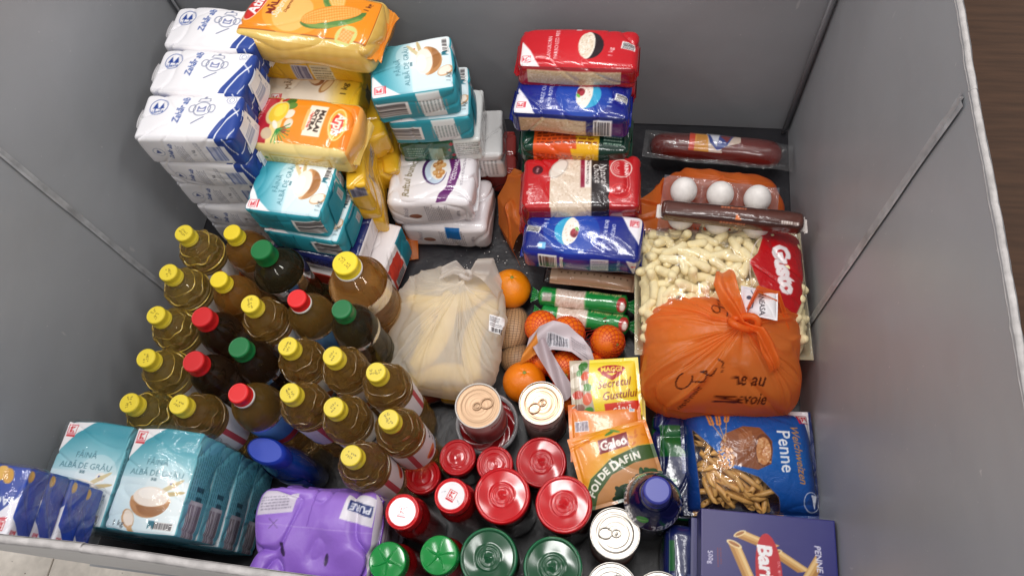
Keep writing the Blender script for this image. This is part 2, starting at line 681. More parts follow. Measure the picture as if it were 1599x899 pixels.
# ------------------------------------------------------------------ packs: rounded, filled, slightly crumpled blocks with printed faces
def pack_mb(L, W, H, faces, r=.006, res=7, bulge=.004, noise=.0012, crease=.0, nfreq=45, seed=1, pinch=0.0, base='#ffffff', bottom=None):
    """x along L, y along W, z from 0 to H. faces: top/front/back/left/right -> painter(Cv)"""
    nL, nW, nH = (max(4, int(round(v * 100 * res))) for v in (L, W, H))
    h = np.array([L, W, H]) / 2
    def lat(n):
        return np.linspace(-1, 1, n)
    spec = {  # name: (u count, v count, size u, size v, function to surface)
        'top': (nL, nW, L, W, lambda u, v: (u, v, np.ones_like(u))),
        'front': (nL, nH, L, H, lambda u, v: (u, -np.ones_like(u), v)),
        'back': (nL, nH, L, H, lambda u, v: (-u, np.ones_like(u), v)),
        'right': (nW, nH, W, H, lambda u, v: (np.ones_like(u), u, v)),
        'left': (nW, nH, W, H, lambda u, v: (-np.ones_like(u), -u, v)),
        'bottom': (max(4, nL // 3), max(4, nW // 3), L, W, lambda u, v: (u, -v, -np.ones_like(u))),
    }
    mb = MB()
    for nm, (nu, nv, su, sv, fn) in spec.items():
        U, V = np.meshgrid(lat(nu), lat(nv))
        P = np.stack([a.ravel() for a in fn(U, V)], 1) * h
        q = np.clip(P, -(h - r), h - r)
        d = P - q
        n = d / (np.linalg.norm(d, axis=1)[:, None] + 1e-12)
        P = q + n * r
        u, v, w = P[:, 0] / h[0], P[:, 1] / h[1], P[:, 2] / h[2]
        if pinch:
            k = np.clip((np.abs(u) - .72) / .28, 0, 1) ** 1.5
            P[:, 2] *= 1 - pinch * k
            P[:, 1] *= 1 - pinch * .25 * k
        b = (1 - u * u) * (1 - v * v)
        P[:, 2] += np.sign(w) * np.abs(w) * b * bulge
        P[:, 1] += np.sign(v) * np.abs(v) * (1 - u * u) * (1 - w * w) * bulge * .8
        P[:, 0] += np.sign(u) * np.abs(u) * (1 - v * v) * (1 - w * w) * bulge * .5
        if noise:
            P += n * (nz(P, seed, nfreq) * noise)[:, None]
        if crease:
            e = .35 + .65 * np.clip(np.abs(u) * 1.3 - .3, 0, 1)
            P -= n * (crs(P, seed + 7, nfreq * 1.5) * crease * e)[:, None]
        P[:, 2] += H / 2
        if nm in faces or 'all' in faces:
            c = Cv(su * 100, sv * 100, nu, nv, base)
            faces.get(nm, faces.get('all'))(c)
            C = c.flat().reshape(-1, 4)
        else:
            C = np.tile(np.append(lin(bottom if nm == 'bottom' and bottom else base), 1.0), (len(P), 1))
        mb.add(P, grid_faces(nu, nv), C)
    return mb

def pack(name, label, cat, L, W, H, faces, loc, rot=0, material='paper', group=None, tilt=(0, 0), **kw):
    """loc: x, y and the height of the top face"""
    o = pack_mb(L, W, H, faces, **kw).build(name, M[material])
    o.location = (loc[0], loc[1], loc[2] - H)
    o.rotation_euler = (R(tilt[0]), R(tilt[1]), R(rot))
    return tag(o, label, cat, group)

def end_flap(parent, L, W, H, fn, side=1, name='end_flap', base='#ffffff', w=.62, h=.8, material='paper', off=.0035, seed=3):
    """folded paper flap glued on an end: a tapering sheet a little proud of the face"""
    nu, nv = 40, 34
    U, V = np.meshgrid(np.linspace(-1, 1, nu), np.linspace(-1, 1, nv))
    U, V = U.ravel(), V.ravel()
    y = U * W / 2 * (w - .22 * (V + 1) / 2)
    z = H / 2 + V * H / 2 * h
    x = L / 2 + off + .0025 * (1 - U * U) + nz(np.stack([y, z, z * 0], 1), seed, 70) * .0008
    c = Cv(W * 100 * w, H * 100 * h, nu, nv, base)
    fn(c)
    P = np.stack([x * side, y * side, z], 1)
    P2 = P.copy()
    P2[:, 0] -= side * .0035
    mb = MB().add(P, grid_faces(nu, nv), c.flat().reshape(-1, 4)).add(P2, grid_faces(nu, nv, flip=True), base)
    return mb.build(name, M[material], parent)

def end_fin(parent, L, W, H, side=-1, col='#2233aa', length=.014, seed=2, material='film', name='end_seal', zc=.5):
    """crimped seal sticking out of a film bag's end"""
    nu, nv = 40, 10
    U, V = np.meshgrid(np.linspace(-1, 1, nu), np.linspace(0, 1, nv))
    U, V = U.ravel(), V.ravel()
    y = U * W / 2 * (.93 - .12 * V)
    P0 = np.stack([y, V, V * 0], 1)
    x = side * (L / 2 - .004 + V * length)
    z = H * zc + V * nz(P0, seed, 60) * .006 + np.sin(V * 40) * .0004 - V * length * .5
    P = np.stack([x, y, z], 1)
    P2 = P + np.array([0, 0, -.0008])
    return MB().add(P, grid_faces(nu, nv, flip=side < 0), col).add(P2, grid_faces(nu, nv, flip=side > 0), col).build(name, M[material], parent)

def pillow_mb(L, W, T, cv_top, cv_bot=None, seal=.008, noise=.001, seed=1, nfreq=60, pw=.55, edge=0.0, sag=0.0):
    """flat sachet or bag: two sheets sealed round the edge. edge ruffles the outline"""
    nu, nv = cv_top.nx, cv_top.ny
    U, V = np.meshgrid(np.linspace(-1, 1, nu), np.linspace(-1, 1, nv))
    U, V = U.ravel(), V.ravel()
    a, b = L / 2 - seal, W / 2 - seal
    x, y = U * L / 2, V * W / 2
    f = np.clip(1 - (np.abs(x) / a) ** 2.6, 0, 1) * np.clip(1 - (np.abs(y) / b) ** 2.6, 0, 1)
    f = f ** pw
    P0 = np.stack([x, y, 0 * x], 1)
    n1 = nz(P0, seed, nfreq)
    rim = np.maximum(np.abs(U), np.abs(V)) ** 6
    if edge:
        x = x * (1 + edge * nz(P0, seed + 5, 30) * rim)
        y = y * (1 + edge * nz(P0, seed + 6, 30) * rim)
    cr = crs(P0, seed + 3, nfreq)
    zt = f * T * .6 + n1 * noise * (1 + rim) - cr * noise * 1.4
    zb = -f * T * .4 + n1 * noise * (1 + rim) - .0006
    lift = -sag * (U * U + V * V)
    mb = MB()
    mb.add(np.stack([x, y, zt + lift], 1), grid_faces(nu, nv), cv_top.flat().reshape(-1, 4))
    k = 3
    ju, jv = np.arange(0, nu), np.arange(0, nv)
    C = cv_bot.flat().reshape(-1, 4) if cv_bot is not None else cv_top.flat().reshape(-1, 4)
    mb.add(np.stack([x, y, zb + lift], 1), grid_faces(nu, nv, flip=True), C)
    return mb

def CV(w, h, res=8, col='#ffffff', alpha=1.0):
    return Cv(w, h, max(4, int(w * res)), max(4, int(h * res)), col, alpha)

# ------------------------------------------------------------------ the bin
XL, XR, YF, YB, HT = -.865, .323, .022, .991, .681
WT = .007

def card_mat(name, base, warm):
    m = mat(name, .36, base, spec=.4, bump=.22, bscale=7, bdetail=5, mottle=.06, mscale=3.0, bdist=.012)
    nt = m.node_tree
    N, Lk = nt.nodes, nt.links
    p = N['Principled BSDF']
    tc = N.new('ShaderNodeTexCoord')
    src = p.inputs['Base Color'].links[0].from_socket
    for sc_, lo, hi, col, st in ((70, .73, .77, '#c9c7c6', (1, 1, .25)), (150, .73, .76, '#d6d4d2', (1, 1, 1))):   # scuffs, specks and rubbed streaks
        mp = N.new('ShaderNodeMapping')
        mp.inputs['Scale'].default_value = st
        Lk.new(tc.outputs['Object'], mp.inputs['Vector'])
        n = N.new('ShaderNodeTexNoise')
        n.inputs['Scale'].default_value = sc_
        n.inputs['Detail'].default_value = 3
        Lk.new(mp.outputs[0], n.inputs['Vector'])
        r = N.new('ShaderNodeMapRange')
        r.inputs['From Min'].default_value, r.inputs['From Max'].default_value = lo, hi
        r.inputs['To Max'].default_value = .5
        Lk.new(n.outputs['Fac'], r.inputs['Value'])
        x = N.new('ShaderNodeMix')
        x.data_type = 'RGBA'
        x.inputs['B'].default_value = (*lin(col), 1)
        Lk.new(r.outputs[0], x.inputs['Factor'])
        Lk.new(src, x.inputs['A'])
        src = x.outputs['Result']
    Lk.new(src, p.inputs['Base Color'])
    return m
M['card'] = card_mat('grey_coated_cardboard', '#a3a5a9', 0)
M['cut'] = mat('raw_cardboard_edge', .8, '#aaa6a5', bump=.8, bscale=160, mottle=.2, mscale=90)
M['tape'] = mat('clear_crease_tape', .3, '#b0b1b4', mottle=.25, mscale=38, bump=.4, bscale=60, bdist=.003)
M['liner'] = mat('black_plastic_liner', .42, '#242328', bump=.5, bscale=14, bdetail=6, bdist=.01, mottle=.2, mscale=8)

bin_ = empty('cardboard_bin', 'large grey cardboard bin holding all the groceries', 'bin')

def wall_panel(name, p0, p1, seed, out, bow=.002, z0=0.0, top=HT):
    """panel from p0 to p1 (inner face), thickness pushed along out; slightly bowed, worn upper edge"""
    nu, nv = 60, 40
    U, V = np.meshgrid(np.linspace(0, 1, nu), np.linspace(0, 1, nv))
    U, V = U.ravel(), V.ravel()
    p0, p1, out = np.array(p0), np.array(p1), np.array(out)
    xy = p0 + (p1 - p0) * U[:, None]
    P0 = np.stack([xy[:, 0], xy[:, 1], V * .68], 1)
    d = nz(P0, seed, 9) * bow * .5 + bow * np.sin(PI * U) * V
    d = d * np.minimum(1, 8 * np.minimum(U, 1 - U)) 
    fray = nz(P0 * np.array([1, 1, .2]), seed + 1, 90) * .0005 + nz(P0 * np.array([1, 1, .2]), seed + 2, 300) * .0004
    z = z0 + V * (top - z0) + (V > .999) * fray
    inner = np.stack([xy[:, 0] + out[0] * d, xy[:, 1] + out[1] * d, z], 1)
    outer = inner + np.append(out * WT, 0)
    flip = (out[0] * (p1 - p0)[1] - out[1] * (p1 - p0)[0]) > 0
    o = MB().add(inner, grid_faces(nu, nv, flip=flip)).add(outer, grid_faces(nu, nv, flip=not flip)).build(name, M['card'], bin_)
    # raw cut edge along the top
    ti = inner.reshape(nv, nu, 3)[-1]
    to = outer.reshape(nv, nu, 3)[-1]
    rows = []
    for k, t in enumerate((-.06, .2, .5, .8, 1.06)):
        row = ti * (1 - t) + to * t
        row = row + np.array([0, 0, (-.003, .001, .002, .001, -.003)[k]])
        row[:, 2] += nz(row, seed + 9 + k, 400) * .0006
        rows.append(row)
    e = np.concatenate(rows)
    MB().add(e, grid_faces(nu, 5, flip=flip)).build('cut_edge', M['cut'], o)
    return o

YC1, YC2 = .515, .522
wall_panel('side_panel', (XL, YC1), (XL, YF), 1, (-1.0, 0))
wall_panel('side_panel', (XL, YB), (XL, YC1), 2, (-1.0, 0))
wall_panel('side_panel', (XR, YC2), (XR, YB), 3, (1.0, 0))
wall_panel('side_panel', (XR, YF), (XR, YC2), 4, (1.0, 0))
wall_panel('back_panel', (XR, YB), (XL, YB), 5, (0, 1.0))
wall_panel('front_panel', (XL, YF), (-.412, YF), 6, (0, -1.0), top=.695)
wall_panel('front_panel', (-.4135, YF - .0006), (XR, YF - .0006), 7, (0, -1.0), top=.6935)

def crease(x, y, nx, ny, w=.012):
    """scored fold down a wall with clear tape over it"""
    zs = np.linspace(.0, HT - .012, 60)
    rows = []
    for t, dp in ((-.5, .0016), (-.25, .0026), (0, -.0008), (.25, .0026), (.5, .0016)):
        ox = x + nx * dp - ny * t * w
        oy = y + ny * dp + nx * t * w
        jit = nz(np.stack([zs, zs * 0 + t, zs * 0], 1), 4, 40) * .0008
        rows.append(np.stack([ox + jit * ny, oy + jit * nx, zs], 1))
    P = np.concatenate(rows)
    return MB().add(P, grid_faces(60, 5, flip=True)).build('crease_strip', M['tape'], bin_)
crease(XL + .001, YC1, 1, 0, .012)
crease(XR - .001, YC2, -1, 0, .016)
# corner folds
MB().add(*box_mb(XR - .006, YB - .006, HT / 2, .022, .004, HT * .99, 45)).build('corner_strip', M['card'], bin_)
MB().add(*box_mb(XL + .006, YB - .006, HT / 2, .022, .004, HT * .99, -45)).build('corner_strip', M['card'], bin_)
# floor of the bin under a black liner
nu = nv = 70
U, V = np.meshgrid(np.linspace(XL - .005, XR + .005, nu), np.linspace(YF - .005, YB + .005, nv))
P = np.stack([U.ravel(), V.ravel(), np.zeros(U.size)], 1)
P[:, 2] = nz(P, 8, 14) * .0018 - crs(P, 12, 12) * .0012 - .004
MB().add(P, grid_faces(nu, nv)).build('floor_liner', M['liner'], bin_)
MB().add(*box_mb((XL + XR) / 2, (YF + YB) / 2, -.02, XR - XL + .02, YB - YF + .02, .016)).build('base_panel', M['card'], bin_)

# flour dust and crumbs on the liner
rnd = random.Random(3)
mb = MB()
for i in range(110):
    x, y = rnd.uniform(-.30, -.16), rnd.uniform(.58, .70)
    if i % 3 == 0:
        x, y = rnd.uniform(-.42, .0), rnd.uniform(.3, .75)
    s = rnd.choice((.0007, .001, .0014, .002))
    mb.add(*box_mb(x, y, .001 + s * .3, s, s * rnd.uniform(.5, 1.3), s * .6, rnd.uniform(0, 90)), '#e8e4e0')
crumbs = mb.build('spilled_flour', M['paper'], smooth=False)
tag(crumbs, 'specks of spilled white flour on the black liner', 'flour crumbs', kind='stuff')

# ------------------------------------------------------------------ shop floor round the bin
FZ = -.12
M['tile'] = mat('speckled_floor_tile', .35, '#cfc7bd', mottle=.10, mscale=70, bump=.05, bscale=40)
M['grout'] = mat('grey_grout', .8, '#7c746d')
M['brown'] = mat('dark_brown_floor', .45, '#4e3626', mottle=.25, mscale=7, stretch=(1, 12, 1))
fl = MB().add(*box_mb(-.9, .3, FZ - .056, 3.2, 3.4, .1)).build('floor', M['grout'])
tag(fl, kind='structure')
mb = MB()
rnd = random.Random(9)
first = None
k = 0
for j in range(-3, 4):
    for i in range(-3, 3):
        tx = -.95 + i * .405 + (.13 if j % 2 else 0)
        ty = -.155 + j * .205
        v, f = box_mb(tx, ty, FZ - .002, .4, .2, .01)
        if first is None:
            first = MB().add(v - np.array([tx, ty, FZ - .002]), f, '#cfc7bd').build('tile', M['tile'], fl, smooth=False)
            o = first
        else:
            o = first.copy()
            COL.objects.link(o)
        o.location = (tx, ty, FZ - .002 + rnd.uniform(-.0004, .0004))
mb = MB()
for i in range(420):
    x, y = rnd.uniform(-1.3, -.3), rnd.uniform(-.6, .2)
    s = rnd.choice((.001, .0015, .002, .003))
    mb.add(*box_mb(x, y, FZ + .0034, s, s * rnd.uniform(.4, 1.2), .0008, rnd.uniform(0, 90)), '#4b4038')
tag(mb.build('tile_speckles', M['paper'], fl, smooth=False), kind='stuff')
wf = MB().add(*box_mb(1.55, .6, FZ - .05, 1.7, 4.0, .1)).build('wood_floor', M['brown'], smooth=False)
tag(wf, kind='structure')

# ------------------------------------------------------------------ printed faces
def bowl(c, sc=1.0, wood='#b98350'):
    """heaped wooden bowl with scoop and wheat ears (drawn upright about the surface's current origin)"""
    c.ell(1.6 * sc, 1.3 * sc, 1.5 * sc, .22 * sc, '#d8c79a', 35).ell(1.9 * sc, .7 * sc, 1.4 * sc, .2 * sc, '#cdb782', 12)
    c.ell(0, 0, 2.1 * sc, 1.75 * sc, wood, 0, 180, 360)
    c.ell(.3 * sc, -.2 * sc, 1.7 * sc, 1.4 * sc, '#a06b3c', 0, 200, 340)
    c.ell(0, 0, 2.1 * sc, .5 * sc, '#d9a878')
    c.ell(0, .25 * sc, 1.85 * sc, .95 * sc, '#f3e7da').ell(-.2 * sc, .55 * sc, 1.2 * sc, .55 * sc, '#fbf3ea')
    c.ell(-1.7 * sc, -2.0 * sc, 1.0 * sc, .62 * sc, '#c79a6a', -55).ell(-1.65 * sc, -1.95 * sc, .85 * sc, .5 * sc, '#f0e2d3', -55)
    c.rect(-1.0 * sc, -3.2 * sc, .5 * sc, 1.3 * sc, '#d0a677', 35)
    for k in range(6):
        c.ell((1.1 + .35 * (k % 3)) * sc, (-2.2 - .25 * (k // 3)) * sc, .13 * sc, .09 * sc, '#7a6550', 20 * k)

def flour_face(c, w, h, rot=0):
    c.at(0, 0, rot)
    c.fill(lambda x, y: mixc(mixc('#cfe6ee', '#e9f3f5', (x / w + .5)), '#2f94a6', np.clip((y / h + .02) * 2.3 + .35 * np.abs(x / w) * (y > 0), 0, 1)))
    c.ell(.2 * w, -.12 * h, .3 * w, .3 * h, '#eef6f8', al=.35)
    c.poly([(-w / 2, h / 2), (-w / 2 + .45 * w, h / 2), (-w / 2 + .2 * w, h / 2 - .14 * h), (-w / 2, h / 2 - .36 * h)], '#f4eff0')
    c.shop(-w / 2 + .12 * w, h / 2 - .10 * h, .13 * w, 0)
    s = w / 11
    c.text('FĂINĂ', -.02 * w, .17 * h, 1, '#2d6c7c', bold=-.005, fit=.3 * w)
    c.text('ALBĂ DE GRÂU', .0, .065 * h, 1, '#2d6c7c', bold=-.005, fit=.74 * w)
    c.text('000', .0, -.005 * h, .6 * s, '#33606c', bold=.02)
    c.ell(.27 * w, -.04 * h, .75 * s, .75 * s, '#f7f4ee').rect(.245 * w, -.04 * h, .25 * s, .6 * s, '#24459a').rect(.27 * w, -.04 * h, .25 * s, .6 * s, '#f0c530').rect(.295 * w, -.04 * h, .25 * s, .6 * s, '#c5252f')
    T = c.T
    c.at(*c.tf([(.03 * w, -.19 * h)])[0], rot, s)
    bowl(c, 1.45)
    c.T = T
    c.text('1 kg', -.3 * w, -.44 * h, 1.1 * s, '#3a3f40')
    c.barcode(.28 * w, -.42 * h, .3 * w, .07 * h, 0, 4)
    c.poly([(.1 * w, -.38 * h), (.18 * w, -.38 * h), (.18 * w, -.46 * h), (.14 * w, -.42 * h), (.1 * w, -.46 * h)], '#1c6b7d')
    c.at()

def flour_side(c, flip=False, seed=2):
    w, h = c.w, c.h
    c.fill(lambda x, y: mixc('#2391a3', '#35a3b4', x / w + .5))
    k = -1 if flip else 1
    c.small(-.22 * w * k, .05 * h, .3 * w, .6 * h, 8, '#0e5868', 90, seed)
    c.text('1 kg', .1 * w * k, .1 * h, .15 * h, '#0d4c5b', 90, .01)
    c.barcode(.33 * w * k, .0, .27 * w, .94 * h, 90, seed + 3)

def flour_side_b(c, seed=5):
    w, h = c.w, c.h
    c.fill(lambda x, y: mixc('#2592a4', '#309fb0', x / w + .5))
    c.barcode(-.33 * w, 0, .24 * w, .96 * h, 90, seed)
    c.poly([(.02 * w, .45 * h), (.3 * w, .45 * h), (.34 * w, -.45 * h), (.06 * w, -.45 * h)], '#e7eceb')
    c.small(.18 * w, 0, .22 * w, .8 * h, 9, '#8a9a9a', 90, seed)

def flour_end(c, seed=1):
    w, h = c.w, c.h
    c.fill(lambda x, y: mixc('#2893a5', '#38a5b5', y / h + .5))
    c.barcode(.12 * w, .1 * h, .28 * w, .5 * h, 0, seed, '#d6d6da', '#8b868c')
    c.barcode(.36 * w, .1 * h, .12 * w, .6 * h, 0, seed + 1, '#e3e3e6', '#77737a')

def sugar_top(c):
    w, h = c.w, c.h
    b = '#1f3f8f'
    c.fill(lambda x, y: mixc('#e6e4e8', '#eeebec', x / w + .5))
    c.at(-.32 * w, .18 * h)
    c.ring(0, 0, 1.5, 1.5, .13, '#3f5496')
    for x in (-.5, .5):
        c.poly([(x - .5, -.35), (x + .5, -.35), (x, .95)], b)
        c.rect(x, -.5, .16, .3, b)
    c.text('LIMANI', 0, -.9, .62, '#3b5190', 0, .02)
    c.at()
    c.text('Zahăr alb', -.09 * w, .12 * h, 1.3, b, 80, .012, .18, .92, fit=.58 * h)
    c.at(.13 * w, .12 * h, 0, 1.2)
    g = '#747c98'
    c.ring(0, 0, 1.15, 1.1, .15, g)
    c.ring(-1.35, .1, .45, .6, .13, g).ring(1.3, .1, .45, .6, .13, g)
    c.rect(0, 1.25, 1.6, .1, g).line([(-.85, 1.25), (-.7, 1.75), (.7, 1.75), (.85, 1.25)], .14, g).ell(0, 1.95, .2, .2, g)
    c.line([(-.5, .35), (-.5, -.4), (.5, -.4), (.5, .35), (.2, 0), (-.2, 0), (-.5, .35)], .16, '#5a669a')
    c.line([(-.9, -2.3), (.6, -1.3)], .18, g)
    c.at()
    # sweep of navy bands over the far corner
    c.poly([(.24 * w, -.5 * h), (.5 * w, -.5 * h), (.5 * w, .5 * h), (.47 * w, .5 * h), (.42 * w, .18 * h), (.32 * w, -.2 * h)], b)
    c.line([(.31 * w, -.5 * h), (.4 * w, -.1 * h), (.5 * w, .2 * h)], .22, '#f3f1f3')
    c.line([(.42 * w, .18 * h), (.5 * w, .02 * h)], .18, '#f3f1f3')
    c.line([(.44 * w, -.5 * h), (.5 * w, -.25 * h)], .15, '#f3f1f3')
    c.ell(.385 * w, .36 * h, .8, .8, '#f3f1f3').ring(.385 * w, .36 * h, .75, .75, .1, '#7c86a8').ring(.385 * w, .36 * h, .4, .4, .12, '#7c86a8')

def sugar_front(c):
    w, h = c.w, c.h
    c.fill(lambda x, y: mixc('#e9e6ea', '#f2eff1', y / h + .5))
    c.ring(-.33 * w, .0, .9, .9, .08, '#7e86a0').poly([(-.36 * w, -.3), (-.3 * w, -.3), (-.33 * w, .6)], '#3d4f8c')
    c.text('Zahăr alb', -.2 * w, .05 * h, 1, '#2c4184', 70, .01, .15, fit=.56 * h)
    c.small(-.08 * w, -.05 * h, .6 * h, .1 * w, 7, '#9a9aa6', 90, 3)
    c.text('1 kg', .03 * w, 0, .8, '#55555f', 90)
    c.small(.1 * w, 0, .7 * h, .05 * w, 4, '#a9a9b3', 90, 5)
    c.barcode(.26 * w, -.06 * h, .17 * w, .62 * h, 0, 7, '#eceaf0', '#5a6da8')
    c.rect(.44 * w, .0, .14 * w, h, '#1f3f8f').rect(.37 * w, .36 * h, .12 * w, .28 * h, '#1f3f8f').line([(.39 * w, h / 2), (.45 * w, -.1 * h)], .2, '#f1eff2')

def sugar_end(c):
    w, h = c.w, c.h
    c.fill(lambda x, y: mixc('#1b3a88', '#24469a', x / w + .5))
    c.line([(-.5 * w, -.1 * h), (.5 * w, .3 * h)], .2, '#e9e8ef').line([(-.2 * w, -.5 * h), (.5 * w, -.15 * h)], .2, '#e9e8ef')

def sugar_flap(c):
    w, h = c.w, c.h
    c.fill(lambda x, y: mixc('#e6e4ea', '#eeecf0', x / w + .5))
    c.barcode(-.12 * w, -.02 * h, .44 * w, .7 * h, 90, 8, '#eceaf0', '#7f8bb0')
    c.text('1kg', .28 * w, .2 * h, .9, '#44507e', 90).ring(.3 * w, -.22 * h, .3, .4, .07, '#6d77a0')

# sugar
def sugar_pack(label, x, y, z, rot, seed):
    o = pack('sugar_pack', label, 'sugar pack', .165, .087, .068, {'top': sugar_top, 'front': sugar_front, 'right': sugar_end, 'back': sugar_front}, (x, y, z), rot,
             group='white paper sugar packs', noise=.0013, crease=.0028, r=.008, bulge=.005, seed=seed, base='#efedf0')
    end_flap(o, .165, .087, .068, sugar_flap, 1, seed=seed)
    end_flap(o, .165, .087, .068, lambda c: c.fill(lambda x, y: mixc('#e6e3e6', '#f0eeef', x / c.w + .5)), -1, seed=seed + 1)
    return o
sg = sugar_pack('white sugar pack at the front of the back left corner, topmost of its tall stack', -.682, .665, .402, 2, 11)
sg2 = sugar_pack('white sugar pack between the other two top sugar packs', -.688, .755, .402, -1, 12)
dup(sg2, (-.694, .848, .402 - .068), -1.5, 'white sugar pack farthest back, half under the orange cornmeal bag')
ordn = ['second from the top', 'third from the top', 'fourth from the top', 'fifth from the top', 'lowest on the liner']
for i, w_ in enumerate(ordn):
    dup(sg if i % 2 else sg2, (-.684 + (.004, -.003, .002, -.004, .003)[i], .668 + (-.002, .003, -.004, .001, .0)[i], .402 - .068 * (i + 2)), (1, 3, 0, 4, 1)[i], 'white sugar pack in the front sugar stack, ' + w_)

# teal flour
def flour_top_r90(c):
    flour_face(c, c.h, c.w, 90)
TEAL = '#2893a5'
def flour_pack(label, L, W, H, x, y, z, rot, side, seed, group='teal flour packs'):
    o = pack('flour_pack', label, 'flour pack', L, W, H, {'top': flour_top_r90, 'front': side, 'right': flour_end}, (x, y, z), rot,
             group=group, noise=.0013, crease=.0028, seed=seed, base=TEAL, bulge=.005, r=.007)
    end_flap(o, L, W, H, lambda c: (c.fill(lambda x, y: mixc('#1b8598', '#2c9cad', x / c.w + .5)), c.barcode(.25 * c.w, 0, .25 * c.w, .5 * c.h, 0, 3, '#c9ccd2', '#8a868c')), 1, seed=seed, base=TEAL)
    return o
flour_pack('teal flour pack on top of the stack behind the oil bottles, beside sugar', .131, .108, .066, -.538, .612, .30, -4, flour_side, 21)
flour_pack('teal flour pack directly under the top one behind the oil bottles', .137, .110, .062, -.528, .608, .234, -6, flour_side, 22)
flour_pack('teal flour pack topmost of the stack near the back wall', .137, .112, .068, -.362, .822, .35, 13, flour_side_b, 23)
flour_pack('teal flour pack second in the stack near the back wall', .140, .112, .064, -.346, .822, .282, 9, flour_side_b, 24)

# under the front flour stack: a navy pack, then a red, white and teal one
pack('pasta_pack', 'dark navy pack squeezed under the two teal flour packs behind the bottles', 'pasta pack', .165, .105, .05, {'front': lambda c: (c.fill(lambda x, y: mixc('#1c2358', '#262e6e', y / c.h + .5)), c.small(0, .1 * c.h, .9 * c.w, .5 * c.h, 4, '#4a549a', 0, 3)), 'right': lambda c: c.fill(lambda x, y: mixc('#e9e2e2', '#d9d2d6', x / c.w + .5))},
     (-.527, .602, .17), -7, 'film', noise=.0012, crease=.002, seed=31, base='#1e2560')

def tri_end(c):
    w, h = c.w, c.h
    c.fill(lambda x, y: mixc('#e9e0e0', '#f3ecec', y / h + .5))
    c.rect(.0, -.1 * h, .36 * w, .8 * h, '#d8422f').rect(.36 * w, 0, .3 * w, h, '#1d7f92')
    c.barcode(.02 * w, -.3 * h, .2 * w, .4 * h, 90, 4)
def tri_front(c):
    w, h = c.w, c.h
    c.fill(lambda x, y: mixc('#d9402e', '#c93828', x / w + .5))
    c.barcode(.05 * w, 0, .18 * w, .9 * h, 90, 6).rect(.33 * w, 0, .2 * w, h, '#efe6e6')
pack('flour_pack', 'red, white and teal flour pack beside the big oil bottle', 'flour pack', .185, .13, .10, {'front': tri_front, 'right': tri_end, 'top': lambda c: c.fill(lambda x, y: mixc('#efe8e8', '#e2dada', x / c.w + .5))},
     (-.503, .60, .118), -10, noise=.0012, crease=.002, seed=32, base='#e9e0e0')

# rear stack: green and white, white, red
def green_front(c):
    w, h = c.w, c.h
    c.fill(lambda x, y: mixc('#144f38', '#1c6446', x / w + .5))
    c.rect(-.06 * w, -.1 * h, .17 * w, .6 * h, '#8fae9c').small(-.3 * w, 0, .22 * w, .5 * h, 5, '#7fa893', 0, 4)
    c.rect(.34 * w, 0, .34 * w, h, '#dfe2dd')
    for k in range(4):
        for s_ in (-1, 1):
            c.rect(.13 * w + s_ * .012 * w, -.36 * h + .24 * h * k, .05 * w, .1 * h, ('#b03a3a', '#2b6a4a')[(k + (s_ > 0)) % 2], 45 * s_)
    c.small(.33 * w, .1 * h, .28 * w, .6 * h, 7, '#8e9890', 0, 5)
pack('flour_pack', 'green and grey flour pack below the rear teal packs', 'flour pack', .15, .115, .064, {'front': green_front, 'right': lambda c: (c.fill(lambda x, y: mixc('#d9dbd9', '#c9cccb', x / c.w + .5)), c.barcode(.2 * c.w, .1 * c.h, .3 * c.w, .5 * c.h, 90, 3, '#d4d6d5', '#6f7472'))},
     (-.338, .828, .217), 5, 'film', noise=.0012, crease=.003, seed=33, base='#d8dad8')
pack('flour_pack', 'silvery white flour pack with a crumpled end near the back wall', 'flour pack', .165, .108, .072, {'front': lambda c: (c.fill(lambda x, y: mixc('#d9d7d6', '#e6e4e2', x / c.w + .5)), c.text('10!', .05 * c.w, .25 * c.h, 1.6, '#3c3d40', 0, .02), c.small(.3 * c.w, 0, .25 * c.w, .6 * c.h, 6, '#a0a09f', 90, 3)), 'right': lambda c: (c.fill(lambda x, y: mixc('#cfcfcf', '#bfc0c2', x / c.w + .5)), c.small(0, 0, .6 * c.w, .7 * c.h, 8, '#8f9092', 0, 9))},
     (-.316, .838, .150), 6, 'film', noise=.0018, crease=.005, seed=34, base='#d6d5d4')
pack('lentil_pack', 'glossy dark red pack lowest of the rear stack on the liner', 'food pack', .175, .10, .074, {'all': lambda c: c.fill(lambda x, y: mixc('#6e2322', '#9a3934', x / c.w + .5))},
     (-.303, .846, .078), 6, 'film', noise=.0018, crease=.005, seed=35, base='#7a2826')

